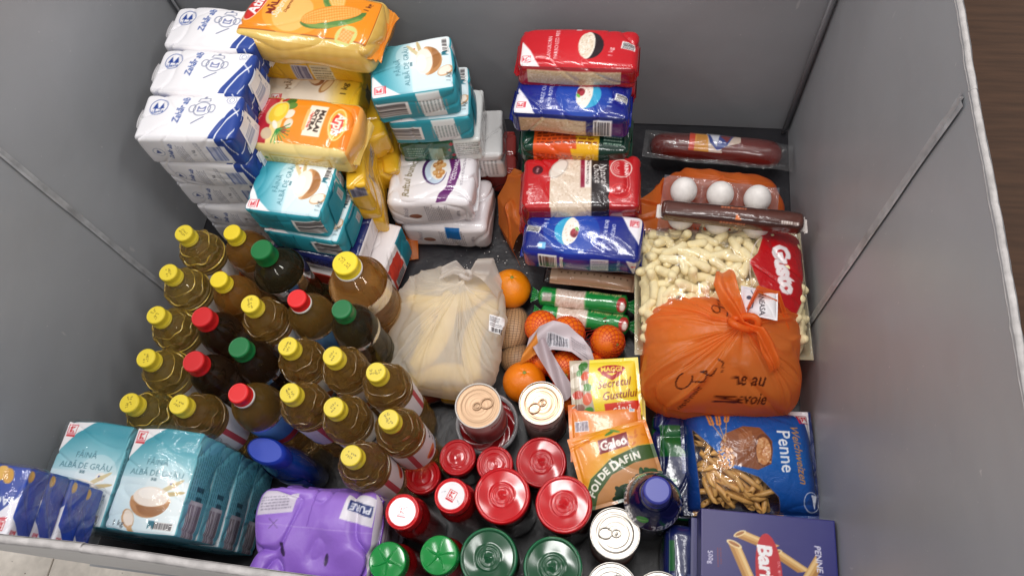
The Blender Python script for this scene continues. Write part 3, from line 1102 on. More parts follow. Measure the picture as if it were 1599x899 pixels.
# white cake-flour packs
def cozonac_top(c):
    w, h = c.w, c.h
    c.fill(lambda x, y: mixc('#f1edf0', '#e9e4e8', x / w + .5))
    c.text('Raftul bunicii', -.27 * w, .0, 1.2, '#8a7f63', 82, .014, .1, .95, bend=-.03, fit=.74 * h)
    c.ring(-.18 * w, .36 * h, .62, .62, .07, '#b9b29a').rect(-.2 * w, .36 * h, .22, .6, '#24459a').rect(-.18 * w, .36 * h, .22, .6, '#e8c437').rect(-.16 * w, .36 * h, .22, .6, '#b8343c')
    # plate of buns on a purple and blue cloth
    c.ell(.04 * w, .1 * h, 2.3, 3.2, '#4a2560', 10).ell(.05 * w, .08 * h, 1.9, 2.8, '#c9d8ea', 10)
    c.ell(.09 * w, .12 * h, 1.55, 2.4, '#f1ece4', 4)
    for k, (a, b) in enumerate(((0, 0), (.75, .8), (-.6, .9), (.7, -.8), (-.5, -.9), (.1, 1.6), (.2, -1.6), (-.1, .4))):
        c.ell(.09 * w + a, .12 * h + b, .62, .55, ('#c98a4d', '#d9a468', '#b87438')[k % 3], 30 * k).ell(.09 * w + a - .1, .12 * h + b + .1, .3, .2, '#e6bd86', 20)
    c.poly([(.16 * w, .5 * h), (.3 * w, .5 * h), (.35 * w, .1 * h), (.3 * w, -.2 * h), (.2 * w, -.46 * h), (.08 * w, -.5 * h), (.12 * w, -.34 * h), (.2 * w, -.22 * h), (.24 * w, .1 * h)], '#6a2a6e')
    c.text('Pentru', .24 * w, -.06 * h, .8, '#f2e9f2', 86).text('COZONACI', .285 * w, .12 * h, 1.1, '#ffffff', 84, .02, fit=.42 * h)
    c.text('1 kg', .44 * w, .34 * h, .7, '#6b6570', 90).small(.38 * w, .12 * h, .6 * h, .03 * w, 2, '#8a828e', 86, 4)
    c.line([(.34 * w, -.38 * h), (.45 * w, -.38 * h)], .08, '#b6b0b6')
def cozonac_front(c):
    w, h = c.w, c.h
    c.fill(lambda x, y: mixc('#dcd6d8', '#ece7ea', y / h + .5))
    c.text('bunicii', -.3 * w, .1 * h, 1.2, '#8b8494', 80, 0, .2)
    c.ell(-.2 * w, -.05 * h, 1.35, .95, '#f4f0ea').ell(-.2 * w, -.05 * h, 1.2, .8, '#8a5540').ell(-.2 * w, .0, .8, .4, '#9c6650', 10)
    c.small(.08 * w, .05 * h, .65 * h, .3 * w, 14, '#8d8890', 90, 6)
    c.text('1000 g', .32 * w, .05 * h, .8, '#6b666e', 90)
def cozonac_low(c):
    cozonac_front(c)
    c.rect(.1 * c.w, .28 * c.h, .17 * c.w, .46 * c.h, '#1668ae')
wt = pack('flour_pack', 'white cake flour pack with purple ribbon and buns, upper of two', 'flour pack', .157, .112, .077, {'top': cozonac_top, 'front': cozonac_front}, (-.352, .733, .157), 4, 'film', group='white cake flour packs', noise=.0016, crease=.004, seed=41, base='#e7e2e5', bulge=.005, r=.011)
pack('flour_pack', 'white cake flour pack with a blue patch on its side, lower of two', 'flour pack', .166, .112, .078, {'front': cozonac_low}, (-.336, .727, .079), 2, 'film', group='white cake flour packs', noise=.0018, crease=.005, seed=42, base='#e2dde0', bulge=.005, r=.012)
end_fin(wt, .157, .112, .077, 1, '#e3dfe2', .01, 3)

# cornmeal
def cob(c, L, w, col='#eda23c', lite='#f6c46a'):
    """ear of corn along x"""
    c.ell(0, 0, L, w, '#4f7a3a', 0, 180, 360).ell(.1 * L, -.1 * w, L * .95, w * .9, '#7d9a4a', 0, 180, 330)
    c.ell(-.05 * L, .1 * w, L * .92, w * .7, col)
    n = int(L * 2 / .42)
    for i in range(-n // 2, n // 2):
        x = i * .42
        if abs(x / (L * .88)) >= 1:
            continue
        hw = w * .66 * math.sqrt(1 - (x / (L * .9)) ** 2)
        for j in (-2, -1, 0, 1, 2):
            c.ell(x - .05 * L, .1 * w + j * hw * .38, .17, hw * .16, lite)
    c.poly([(-.5 * L, -.5 * w), (.2 * L, -.95 * w), (L, -.3 * w), (.3 * L, -.55 * w)], '#5d8a45')

def malai_top(c):
    w, h = c.w, c.h
    c.fill(lambda x, y: mixc('#e4c36c', '#d8b258', x / w + .5))
    c.rect(-.005 * w, .04 * h, .985 * w, .83 * h, '#7e2d12').rect(-.005 * w, .04 * h, .98 * w, .81 * h, '#ee8f1c')
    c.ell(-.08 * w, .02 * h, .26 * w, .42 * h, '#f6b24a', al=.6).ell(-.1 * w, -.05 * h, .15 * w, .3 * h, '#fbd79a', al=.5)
    c.ell(-.41 * w, .13 * h, 1.75, 4.3, '#f3d7c0', -8).ell(-.41 * w, .13 * h, 1.6, 4.1, '#d12a22', -8)
    c.text('Atifco', -.405 * w, .13 * h, 1.3, '#ffffff', 82, .03, .2, .95, fit=.5 * h)
    c.text('MĂLAI', -.275 * w, .08 * h, 1.2, '#7a1f18', 86, .045, 0, .92, fit=.36 * h)
    c.text('Superior', -.205 * w, .06 * h, 1.4, '#fdf4e6', 80, .0, .5, .8, fit=.42 * h)
    c.text('Degerminat', -.145 * w, .09 * h, 1.1, '#7a3a18', 82, .012, .2, fit=.3 * h)
    c.at(.14 * w, .36 * h, -62)
    cob(c, 4.6, 2.1, '#e9b04a', '#f3cf85')
    c.at(.19 * w, -.02 * h, 22)
    cob(c, 5.4, 2.4, '#ee8f34', '#f7b55f')
    c.at(.33 * w, -.3 * h, 60)
    c.ell(0, 0, 2.0, 1.7, '#cfd07c').rect(0, 0, 2.2, 2.2, '#e99a4c', 20)
    for a in range(4):
        for b in range(4):
            c.rect(-.75 + a * .5, -.75 + b * .5, .36, .36, '#f3bb78', 20)
    c.at()
    c.text('1 kg', .4 * w, .26 * h, 1.15, '#5d2a12', 84, .03)
def meal(c):
    c.fill(lambda x, y: mixc('#dcb964', '#cda24a', (y / c.h + .5) * .8 + .1 * np.sin(x * 3.1)))
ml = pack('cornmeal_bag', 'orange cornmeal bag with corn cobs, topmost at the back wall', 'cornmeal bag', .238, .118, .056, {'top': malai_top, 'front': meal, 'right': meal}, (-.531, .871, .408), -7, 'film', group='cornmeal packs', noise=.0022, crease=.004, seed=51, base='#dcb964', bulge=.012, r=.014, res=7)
end_fin(ml, .238, .118, .056, 1, '#e08a2c', .02, 5, 'film', zc=.62)
end_fin(ml, .238, .118, .056, -1, '#e2c27a', .012, 6, 'film', zc=.55)

def yellow_bar(c):
    w, h = c.w, c.h
    c.fill(lambda x, y: mixc('#e0a81c', '#efbd2c', y / h + .5))
    c.barcode(-.06 * w, -.08 * h, .17 * w, .66 * h, 0, 5, '#cfc9d6', '#4d4870')
    c.rect(.14 * w, -.06 * h, .2 * w, .72 * h, '#d9cdb2').small(.14 * w, -.06 * h, .17 * w, .6 * h, 5, '#8a7d64', 0, 3)
    c.line([(.025 * w, .5 * h), (.025 * w, -.5 * h)], .12, '#b07a10')
pack('cornmeal_pack', 'yellow cornmeal pack with a barcode on its side, under the orange cornmeal bag', 'cornmeal pack', .19, .10, .056, {'front': yellow_bar, 'right': lambda c: c.fill(lambda x, y: mixc('#e8b426', '#f1c43a', y / c.h + .5))}, (-.552, .882, .350), -3, 'paper', group='cornmeal packs', noise=.0014, crease=.003, seed=52, base='#e6b024')

def yk_top(c):
    w, h = c.w, c.h
    c.fill(lambda x, y: mixc('#efe2cf', '#efc32a', (x / w - .12) * 4 + .15 * y / h))
    c.shop(-.36 * w, -.26 * h, 1.5, 90)
    c.text('MĂLAI', -.26 * w, .1 * h, 1.2, '#6b4a2a', 90, fit=.36 * h)
    c.ell(.02 * w, .2 * h, 2.3, 1.6, '#9a6238', -70).ell(.0 * w, .2 * h, 1.9, 1.3, '#e9c9a0', -70)
    c.ell(.14 * w, .0 * h, 1.9, .75, '#b9854e', 55).ell(.145 * w, .0, 1.5, .5, '#e5c592', 55)
    c.text('1 kg', .33 * w, -.06 * h, 1.5, '#4a3a14', 84, .02)
def y_end(c):
    w, h = c.w, c.h
    c.fill(lambda x, y: mixc('#d9a31a', '#f0c236', y / h + .5))
    c.barcode(.1 * w, -.1 * h, .3 * w, .5 * h, 0, 6, '#b9a87c', '#4d4330')
pack('cornmeal_pack', 'cream and yellow cornmeal pack with red framed emblem behind the red and orange one', 'cornmeal pack', .178, .10, .06, {'top': yk_top, 'right': y_end, 'front': lambda c: c.fill(lambda x, y: mixc('#e6b024', '#d79c1c', x / c.w + .5))}, (-.553, .822, .292), 2, 'paper', group='cornmeal packs', noise=.0014, crease=.003, seed=53, base='#e6b024')

def arpis_top(c):
    w, h = c.w, c.h
    c.fill(lambda x, y: mixc('#eed58c', '#e6c874', y / h + .5))
    c.rect(-.385 * w, .0, .17 * w, .9 * h, '#b01f2c')
    c.text('BUNĂ CA ALTĂDATĂ', -.45 * w, .0, 1, '#e8c9b8', 84, fit=.8 * h)
    c.rect(.16 * w, .02 * h, .7 * w, .86 * h, '#f08a1e')
    c.poly([(.42 * w, .45 * h), (.5 * w, .45 * h), (.5 * w, -.45 * h), (.4 * w, -.41 * h)], '#e87f18')
    for k, (a, b, r_, col) in enumerate(((-.2, .38, 1.2, '#3f6a2a'), (-.15, .27, .9, '#5a8436'), (-.25, .42, .7, '#b8322a'), (-.14, .1, .95, '#e8dcc8'), (-.12, -.08, .9, '#e3d6be'), (-.15, -.2, .6, '#c5382c'), (-.31, -.28, 1.1, '#cbb596'))):
        c.ell(a * w, b * h, r_, r_ * .85, col, 20 * k)
    c.ell(-.27 * w, .12 * h, 1.85, 2.5, '#d8c48c', -12).ell(-.26 * w, .13 * h, 1.55, 2.15, '#e9c22c', -12).ell(-.25 * w, .17 * h, 1.0, 1.4, '#f3d44c', -12)
    for k in range(9):
        a = R(-100 + 16 * k)
        c.line([(-.22 * w, -.2 * h), (-.22 * w + 2.4 * math.cos(a), -.2 * h + 2.4 * math.sin(a))], .16, ('#2f8a3e', '#3da24c', '#1f6a30')[k % 3])
    c.ell(-.25 * w, -.12 * h, .4, .9, '#ece8d8', 30)
    c.rect(.12 * w, .03 * h, .17 * w, .58 * h, '#f3e3cf').rect(.035 * w, .03 * h, .03 * w, .4 * h, '#f3b86a')
    c.text('MALAI', .165 * w, .03 * h, .72, '#3a2a22', -94, .05, 0, .95, fit=.42 * h).text('EXTRA', .108 * w, .03 * h, .68, '#3a2a22', -94, .05, 0, .95, fit=.42 * h)
    c.text('degerminat', .075 * w, .03 * h, .7, '#c03a2c', -94)
    c.ell(.335 * w, .02 * h, 1.45, 3.1, '#fbd98a', 4).ell(.335 * w, .02 * h, 1.25, 2.8, '#f7a93a', 4).ell(.335 * w, .02 * h, .95, 2.1, '#d9301f', 4)
    c.text('Arpis', .335 * w, .02 * h, 1.2, '#fdf1df', -94, .03, .1, fit=.42 * h)
def arpis_front(c):
    w, h = c.w, c.h
    c.fill(lambda x, y: mixc('#dfbf68', '#efd88f', y / h + .5))
    c.line([(-.28 * w, -.15 * h), (-.28 * w, .2 * h), (.3 * w, .16 * h), (.3 * w, -.2 * h)], .16, '#d9a51c').ell(-.33 * w, .05 * h, .35, .35, '#5d8a3a')
    c.small(0, -.02 * h, .5 * w, .25 * h, 4, '#b8954a', 0, 3)
ap = pack('cornmeal_pack', 'orange and red cornmeal pack with polenta plate picture, beside the top sugar pack', 'cornmeal pack', .176, .102, .062, {'top': arpis_top, 'front': arpis_front, 'right': lambda c: c.fill(lambda x, y: mixc('#e3c06a', '#f0a04a', y / c.h + .45))}, (-.525, .706, .340), -4, 'film', group='cornmeal packs', noise=.0018, crease=.0035, seed=54, base='#e6ca78', bulge=.008, r=.012)
end_fin(ap, .176, .102, .062, 1, '#d9b560', .014, 4, zc=.45)
def y_gold(seed):
    return {'all': lambda c: c.fill(lambda x, y: mixc('#d99f1a', '#efbf30', y / c.h + .5 + .15 * np.sin(x * 2)))}
pack('cornmeal_pack', 'plain golden cornmeal pack carrying the red and orange one', 'cornmeal pack', .15, .10, .056, y_gold(1), (-.552, .712, .278), -2, 'paper', group='cornmeal packs', noise=.0016, crease=.004, seed=55, base='#dfa61e')

def y_top1kg(c):
    c.fill(lambda x, y: mixc('#efc23a', '#e5b328', x / c.w + .5))
    c.text('1 kg', .22 * c.w, .0, 1.5, '#4a3a14', 170, .02)
def y_side(c):
    w, h = c.w, c.h
    c.fill(lambda x, y: mixc('#e0a820', '#eab82c', x / w + .5))
    c.rect(.0, .25 * h, .5 * w, .18 * h, '#9a8f88').small(0, .25 * h, .46 * w, .14 * h, 3, '#5d5660', 0, 3).line([(-.5 * w, -.02 * h), (.5 * w, -.02 * h)], .12, '#b98612')
pack('cornmeal_pack', 'yellow cornmeal pack standing on its narrow side, 1 kg printed on top', 'cornmeal pack', .135, .036, .16, {'top': y_top1kg, 'back': y_side, 'front': y_side, 'left': lambda c: (c.fill(lambda x, y: mixc('#e0a820', '#eab82c', x / c.w + .5)), c.barcode(0, .3 * c.h, .6 * c.w, .1 * c.h, 0, 3, '#a8a4b0', '#4c4a5c')), 'right': lambda c: (c.fill(lambda x, y: mixc('#e0a820', '#eab82c', x / c.w + .5)), c.barcode(0, .38 * c.h, .7 * c.w, .14 * c.h, 0, 3, '#8f8b98', '#4c4a5c'))}, (-.456, .697, .275), -76, 'film', group='cornmeal packs', noise=.0018, crease=.004, seed=56, base='#e3ac22', r=.006)
pack('cornmeal_pack', 'golden cornmeal pack half hidden behind the standing yellow one', 'cornmeal pack', .13, .075, .06, y_gold(2), (-.482, .80, .245), -60, 'film', group='cornmeal packs', noise=.002, crease=.006, seed=57, base='#d99f1a', r=.007)
pack('cornmeal_pack', 'lowest golden cornmeal pack, behind the white cake flour', 'cornmeal pack', .14, .07, .06, y_gold(3), (-.462, .79, .175), -75, 'film', group='cornmeal packs', noise=.002, crease=.006, seed=58, base='#cf9618', r=.007)

# rice
def rice_tex(c, x, y, w, h, seed=1, base='#cbb08c', lite='#e3cfb2', dark='#a98a66', n=260, op=1.0):
    c.rect(x, y, w, h, base, op=op)
    rnd = random.Random(seed)
    for i in range(n):
        c.ell(x + rnd.uniform(-.48, .48) * w, y + rnd.uniform(-.46, .46) * h, .17, .07, rnd.choice((lite, lite, dark)), rnd.uniform(0, 180), al=.8)

def rice_bowl(c, bowlc, heap='#e6d5c0'):
    """bowl of rice drawn upright about the origin"""
    c.ell(0, 0, 2.9, 2.6, bowlc, 0, 180, 360).ell(.5, -.2, 2.2, 2.0, bowlc, 0, 190, 350)
    c.ell(0, .1, 2.9, 1.2, '#f0e6d8').ell(0, .45, 2.6, 1.3, heap)
    rnd = random.Random(2)
    for i in range(70):
        a, r_ = rnd.uniform(0, 6.28), math.sqrt(rnd.random())
        c.ell(2.4 * r_ * math.cos(a), .45 + 1.15 * r_ * math.sin(a), .2, .08, rnd.choice(('#f6ecdf', '#cdb498', '#fbf5ec')), rnd.uniform(0, 180))

def red_top(c):
    w, h = c.w, c.h
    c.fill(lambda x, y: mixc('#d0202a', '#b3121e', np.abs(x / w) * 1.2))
    c.poly([(-.48 * w, -.5 * h), (-.3 * w, -.5 * h), (-.39 * w, -.12 * h), (-.47 * w, .12 * h)], '#f2eaea').shop(-.43 * w, -.3 * h, 1.2, 90)
    c.text('LANGKORN', -.235 * w, -.04 * h, 1.1, '#f6e8e8', 90, fit=.5 * h).text('PARBOILED REIS', -.175 * w, .04 * h, 1.1, '#f6e8e8', 90, fit=.7 * h)
    c.at(.09 * w, .02 * h, 86, .95)
    rice_bowl(c, '#2a1e24')
    c.at()
    c.rect(.0 * w, .42 * h, .9, .5, '#e9dede').text('1 kg', .28 * w, -.12 * h, 1.1, '#f2dede', 88)
    c.barcode(.42 * w, .05 * h, 1.5, 2.4, 82, 3)
def red_front(c):
    w, h = c.w, c.h
    c.fill(lambda x, y: mixc('#b5141f', '#8e0f1a', y / h + .5))
    rice_tex(c, -.02 * w, .08 * h, .78 * w, .55 * h, 4)
def blue_top(c, rot=90, cut=False):
    w, h = c.w, c.h
    c.at(0, 0, 0 if rot == 90 else 180)
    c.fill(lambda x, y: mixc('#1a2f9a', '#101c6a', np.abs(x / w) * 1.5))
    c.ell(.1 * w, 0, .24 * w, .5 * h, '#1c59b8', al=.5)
    c.poly([(-.5 * w, -.5 * h), (-.3 * w, -.5 * h), (-.38 * w, -.15 * h), (-.48 * w, .15 * h)], '#f0ecf2').shop(-.43 * w, -.3 * h, 1.2, 90)
    c.text('OREZ CU', -.25 * w, -.03 * h, 1, '#f4f2fa', 88, .004, fit=.42 * h).text('BOB ROTUND', -.185 * w, .03 * h, 1, '#f4f2fa', 88, .004, fit=.68 * h)
    k = -1 if rot == 90 else 1
    T = c.T
    c.at(*c.tf([(.12 * w, .0)])[0], 84 if rot == 90 else 264, .95)
    rice_bowl(c, '#36a3cf', '#efe4dc')
    c.ell(.3, 1.0, .9, .7, '#8a2734').ell(0, .8, .6, .4, '#a33442').ell(-.6, 1.3, .45, .28, '#5fae3e', 40).ell(.8, 1.2, .4, .3, '#741d2a')
    c.T = T
    c.text('1 kg', .33 * w, -.14 * h, 1.2, '#dfe4fa', 90).rect(.0, .42 * h, .9, .45, '#d6dcf0')
    c.poly([(.3 * w, .3 * h), (.36 * w, .3 * h), (.36 * w, .42 * h), (.3 * w, .42 * h)], '#6fb7e2').rect(.35 * w, .36 * h, .8, .6, '#e4edf6')
    c.barcode(.43 * w, .0 * h, 1.3, 2.6, 80, 5)
    c.at()
def blue_front(c):
    w, h = c.w, c.h
    c.fill(lambda x, y: mixc('#141f74', '#101858', y / h + .5))
    rice_tex(c, -.15 * w, .0, .58 * w, .66 * h, 6)
    c.barcode(.28 * w, 0, .16 * w, .72 * h, 0, 8)
def blue_front_b(c):
    w, h = c.w, c.h
    c.fill(lambda x, y: mixc('#141f78', '#1a2a92', y / h + .5))
    c.barcode(-.28 * w, .06 * h, .16 * w, .7 * h, 0, 8).barcode(-.16 * w, .06 * h, .03 * w, .6 * h, 0, 2)
    c.rect(.16 * w, .06 * h, .15 * w, .6 * h, '#d9dbe8').small(.16 * w, .06 * h, .13 * w, .5 * h, 6, '#6f76a0', 0, 3)
    c.text('OREZ CU', .32 * w, .12 * h, 1, '#e8e8f4', -90, fit=.5 * h)
    c.poly([(.38 * w, .4 * h), (.47 * w, .32 * h), (.46 * w, -.45 * h)], '#f0ecf2').shop(.45 * w, .1 * h, .6, -90)
def rice(label, L, W, H, faces, loc, rot, seed, base, fin, **kw):
    o = pack('rice_bag', label, 'rice bag', L, W, H, faces, loc, rot, 'film', group='rice bags in the right hand column', noise=.0016, crease=.0035, seed=seed, base=base, bulge=.006, r=.011, **kw)
    end_fin(o, L, W, H, -1, fin, .012, seed)
    end_fin(o, L, W, H, 1, fin, .008, seed + 1)
    return o
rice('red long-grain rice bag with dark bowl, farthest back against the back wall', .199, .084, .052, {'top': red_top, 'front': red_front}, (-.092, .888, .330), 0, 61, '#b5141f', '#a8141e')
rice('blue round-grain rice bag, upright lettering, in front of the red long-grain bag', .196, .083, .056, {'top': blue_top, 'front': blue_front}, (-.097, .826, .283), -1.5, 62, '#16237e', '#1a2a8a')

def spice_top(c):
    w, h = c.w, c.h
    c.fill(lambda x, y: mixc('#123a2a', '#0d2c22', x / w + .5))
    c.rect(-.08 * w, 0, .6 * w, h, '#e2561c')
    c.poly([(.02 * w, -.5 * h), (.22 * w, -.5 * h), (.22 * w, .5 * h), (-.04 * w, .5 * h)], '#efb41f')
    c.small(-.08 * w, -.1 * h, .54 * w, .62 * h, 9, '#7a2a12', 0, 4)
    c.small(.34 * w, -.3 * h, .16 * w, .2 * h, 3, '#a9bfae', 0, 5)
rice('green rice bag with orange and yellow panel, mostly hidden below the blue one', .19, .095, .05, {'top': spice_top, 'front': spice_top}, (-.09, .812, .218), 0, 63, '#123a2a', '#154634')

def arina_top(c):
    w, h = c.w, c.h
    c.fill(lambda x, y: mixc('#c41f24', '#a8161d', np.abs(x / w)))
    rice_tex(c, -.08 * w, 0, .36 * w, h, 9, '#d9c6b2', '#efe3d6', '#b59c84', 330)
    c.poly([(-.3 * w, .5 * h), (-.18 * w, .5 * h), (-.27 * w, .0), (-.3 * w, .0)], '#b8191f')
    c.ell(-.19 * w, .24 * h, 2.3, 1.3, '#b9ada2', 55).ell(-.19 * w, .24 * h, 2.0, 1.05, '#ddd3c8', 55)
    c.ell(-.37 * w, .22 * h, .95, .95, '#4a1220').text('rice', -.37 * w, .22 * h, .7, '#d9a8a8', -92)
    c.text('1 kg', -.43 * w, -.15 * h, 1.3, '#f0d8d2', -90)
    c.rect(.015 * w, .18 * h, .035 * w, .64 * h, '#8c1d3c').rect(.06 * w, .18 * h, .055 * w, .64 * h, '#e8e0da')
    c.text('OREZ BOB ROTUND', .06 * w, .18 * h, 1, '#3a2428', -92, fit=.52 * h)
    c.rect(.165 * w, 0, .15 * w, h, '#241a1c')
    c.text('Natural', .195 * w, .1 * h, 1.2, '#f3eeea', -86, .0, .35, .85, fit=.42 * h).text('Choice', .14 * w, .12 * h, 1.2, '#f3eeea', -86, .0, .35, .85, fit=.36 * h)
    c.ell(.34 * w, .22 * h, 1.9, 1.9, '#e8c8c0').ell(.34 * w, .22 * h, 1.7, 1.7, '#c01c24').text('ARINA', .385 * w, .22 * h, 1, '#f6e4e0', -90, .04, fit=.26 * h)
    for r_ in (.5, .85, 1.2):
        c.ring(.325 * w, .22 * h, r_, r_, .13, '#e6b8b0', -90, 180, 360)
    c.ring(.33 * w, -.2 * h, 1.6, 1.3, .14, '#e03a3a').ring(.33 * w, -.3 * h, 1.9, 1.6, .14, '#e03a3a')
def arina_front(c):
    w, h = c.w, c.h
    c.fill(lambda x, y: mixc('#7d1218', '#98181f', y / h + .5))
    rice_tex(c, -.08 * w, 0, .34 * w, h, 12, '#d0bca6', '#e9dccd', '#a98f78', 160)
    c.rect(.165 * w, 0, .15 * w, h, '#211719').ell(.3 * w, .1 * h, 1.1, .9, '#b98a86')
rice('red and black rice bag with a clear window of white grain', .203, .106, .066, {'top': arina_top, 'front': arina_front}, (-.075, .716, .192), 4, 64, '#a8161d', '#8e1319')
rice('blue rice bag lying with its lettering upside down, nearest of the column', .201, .086, .062, {'top': lambda c: blue_top(c, -90), 'front': blue_front_b}, (-.064, .628, .166), -2, 65, '#16237e', '#1a2a8a')

for (x, y, z), rt, src, lb in (((-.094, .892, .216), 1, 'red long', 'red rice bag under the red long-grain bag at the back wall'),
                               ((-.088, .808, .108), -1, 'green rice', 'green rice bag at the bottom, under the orange paneled one'),
                               ((-.080, .716, .060), 3, 'red and black', 'red and black rice bag under its twin')):
    o = [q for q in list(bpy.data.objects) if src in q.get('label', '') and q.get('category') == 'rice bag'][0]
    dup(o, (x, y, z), rt, lb)

# ------------------------------------------------------------------ bottles
def make_cap(r, h, color, parent, z, date=True, ring=None, seed=1, name='cap'):
    def rib(rr, zz, T):
        k = (zz > h * .1) & (zz < h * .86)
        return rr - np.where(k, .0006 * (np.cos(T * 36) > 0), 0)
    prof = [(r * 1.03, 0), (r * 1.03, h * .1), (r, h * .14), (r, h * .5), (r, h * .84), (r * .97, h * .95), (r * .9, h)]
    mb = MB()
    V, F = lathe(prof, 72, rib)
    mb.add(V, F, color)
    cv = CV(r * 180, r * 180, 20, color)
    if date:
        rnd = random.Random(seed)
        for j in range(2):
            x = -r * 55
            while x < r * 50:
                l = rnd.uniform(.12, .22)
                if rnd.random() < .8:
                    for q in range(3):
                        cv.ell(x + rnd.uniform(-.05, .1), (.28 - j * .5) + rnd.uniform(-.14, .14), .055, .085, '#6d5a10')
                x += l + .1
    V, F, C = disc(r * .9, 14, 60, h, cv, zf=lambda a, t: -.0006 * np.clip((a / (r * .9) - .86) / .14, 0, 1) * (a < r * .88))
    mb.add(V, F, C)
    o = mb.build(name, M['plastic'], parent, loc=(0, 0, z))
    if ring:
        V, F = lathe([(r * .9, -.007), (r * 1.06, -.006), (r * 1.06, -.001), (r * .9, -.0005)], 48)
        MB().add(V, F, ring).build('tamper_ring', M['plastic'], o)
    return o

def vita_label(c):
    w, h = c.w, c.h
    c.fill(lambda x, y: mixc('#e4e2e4', '#efedee', y / h + .5))
    for k in (-.25, .25):
        c.text('Vitae', k * w, .14 * h, 1, '#16161c', 0, .035, .12, .95, fit=3.1)
        c.text("d'oro", (k + .02) * w, -.16 * h, 1.4, '#16161c', 0, .03, .12)
        c.ell((k - .13) * w, -.22 * h, 1.3, 1.1, '#e58a4a', 20).ell((k - .14) * w, -.3 * h, .9, .8, '#b8322c')
        c.rect((k + .02) * w, -.42 * h, .22 * w, .14 * h, '#7fa9c4')
    c.rect(0, 0, .09 * w, h, '#d9b9b4').barcode(0, 0, .07 * w, .8 * h, 90, 4)
    c.rect(.49 * w, 0, .07 * w, h, '#c8505a')
def blue_label(c):
    w, h = c.w, c.h
    c.fill(lambda x, y: mixc('#2f5fa8', '#6aa0d4', y / h + .5))
    for k in (-.25, .25):
        c.text('ULEI', k * w, .1 * h, 2.4, '#f4f4f8', 0, .04).ell(k * w, -.3 * h, 1.6, .7, '#e5b23a')
    c.rect(0, -.36 * h, w, .22 * h, '#b23034')

def bottle(name, label, x, y, rot, liquid, cap_col, R_=.0354, top=.288, capr=.0152, caph=.017, lab=None, ribs=0, shoulder=.05, ring=None, date=True, group='cooking oil bottles', cat='oil bottle', seed=1, labz=(.118, .200)):
    t = empty(name, label, cat, (x, y, .0015), rot, group)
    zc = top - caph - .0015
    zs = zc - .009 - shoulder
    p = [(.001, .006), (R_ * .55, .004), (R_ * .82, .0), (R_ * .97, .006), (R_, .014), (R_ * .965, .022), (R_, .03), (R_ * .97, .04), (R_, .05), (R_ * .97, .06), (R_, .07), (R_ * .97, .08), (R_, .09), (R_, labz[0] - .006),
         (R_ * .965, labz[0]), (R_ * .965, labz[1]), (R_, labz[1] + .004), (R_ * 1.01, zs), (R_ * .97, zs + shoulder * .3), (R_ * .87, zs + shoulder * .58), (R_ * .68, zs + shoulder * .8), (.0165, zs + shoulder * .96), (.0130, zs + shoulder + .003), (.0125, zc), (.0005, zc + .001)]
    prof = smooth_prof(p, 7)
    def rf(r, z, T):
        s = np.clip((z - zs) / shoulder, 0, 1)
        k = np.sin(PI * s) ** 2
        if ribs:
            r = r + k * (.0019 * np.tanh(2.5 * np.cos(T * ribs + s * 3)) * (s > .3) + .0011 * np.tanh(2 * np.sin(z * 480)))
        q = np.clip((labz[0] - .008 - z) / .02, 0, 1) * np.clip(z / .02, 0, 1)
        return r + q * .0009 * np.cos(T * 10 + z * 90)
    V, F = lathe(prof, 96, rf)
    MB().add(V, F, '#ffffff').build('bottle_body', M[liquid], t)
    if ribs:   # shoulder ribs whose gold or brown colour paints in refraction glints
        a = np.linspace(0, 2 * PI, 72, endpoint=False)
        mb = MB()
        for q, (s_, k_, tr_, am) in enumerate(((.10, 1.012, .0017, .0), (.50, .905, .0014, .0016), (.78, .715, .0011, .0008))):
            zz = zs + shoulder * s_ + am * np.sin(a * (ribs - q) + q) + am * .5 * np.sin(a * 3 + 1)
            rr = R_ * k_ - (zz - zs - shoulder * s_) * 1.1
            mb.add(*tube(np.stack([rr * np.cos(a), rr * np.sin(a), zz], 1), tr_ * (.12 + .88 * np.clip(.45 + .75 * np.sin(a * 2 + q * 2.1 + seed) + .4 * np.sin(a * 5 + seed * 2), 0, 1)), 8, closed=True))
        tag(mb.build('shoulder_glint_rib', M['rib' if liquid == 'oil_lit' else 'rib_glint_dark'], t), kind='stuff')
    cap = make_cap(capr, caph, cap_col, t, zc + .0015, date, ring, seed)
    V, F = lathe([(.0128, zc - .004), (.0155, zc - .0035), (.0155, zc - .001), (.0128, zc - .0005)], 36)
    MB().add(V, F, '#e9e6e0' if ring else cap_col).build('neck_ring', M['plastic'], t)
    if lab:
        n = 110
        w = 2 * PI * R_ * 100
        cv = CV(w, (labz[1] - labz[0]) * 100 * .94, 9)
        lab(cv)
        U, Z = np.meshgrid(np.linspace(0, 2 * PI, cv.nx), np.linspace(labz[0] + .002, labz[1] - .002, cv.ny))
        rr = R_ * .965 + .0009
        V = np.stack([rr * np.cos(U), rr * np.sin(U), Z], -1).reshape(-1, 3)
        MB().add(V, grid_faces(cv.nx, cv.ny), cv.flat().reshape(-1, 4)).build('label', M['paper'], t)
    return t

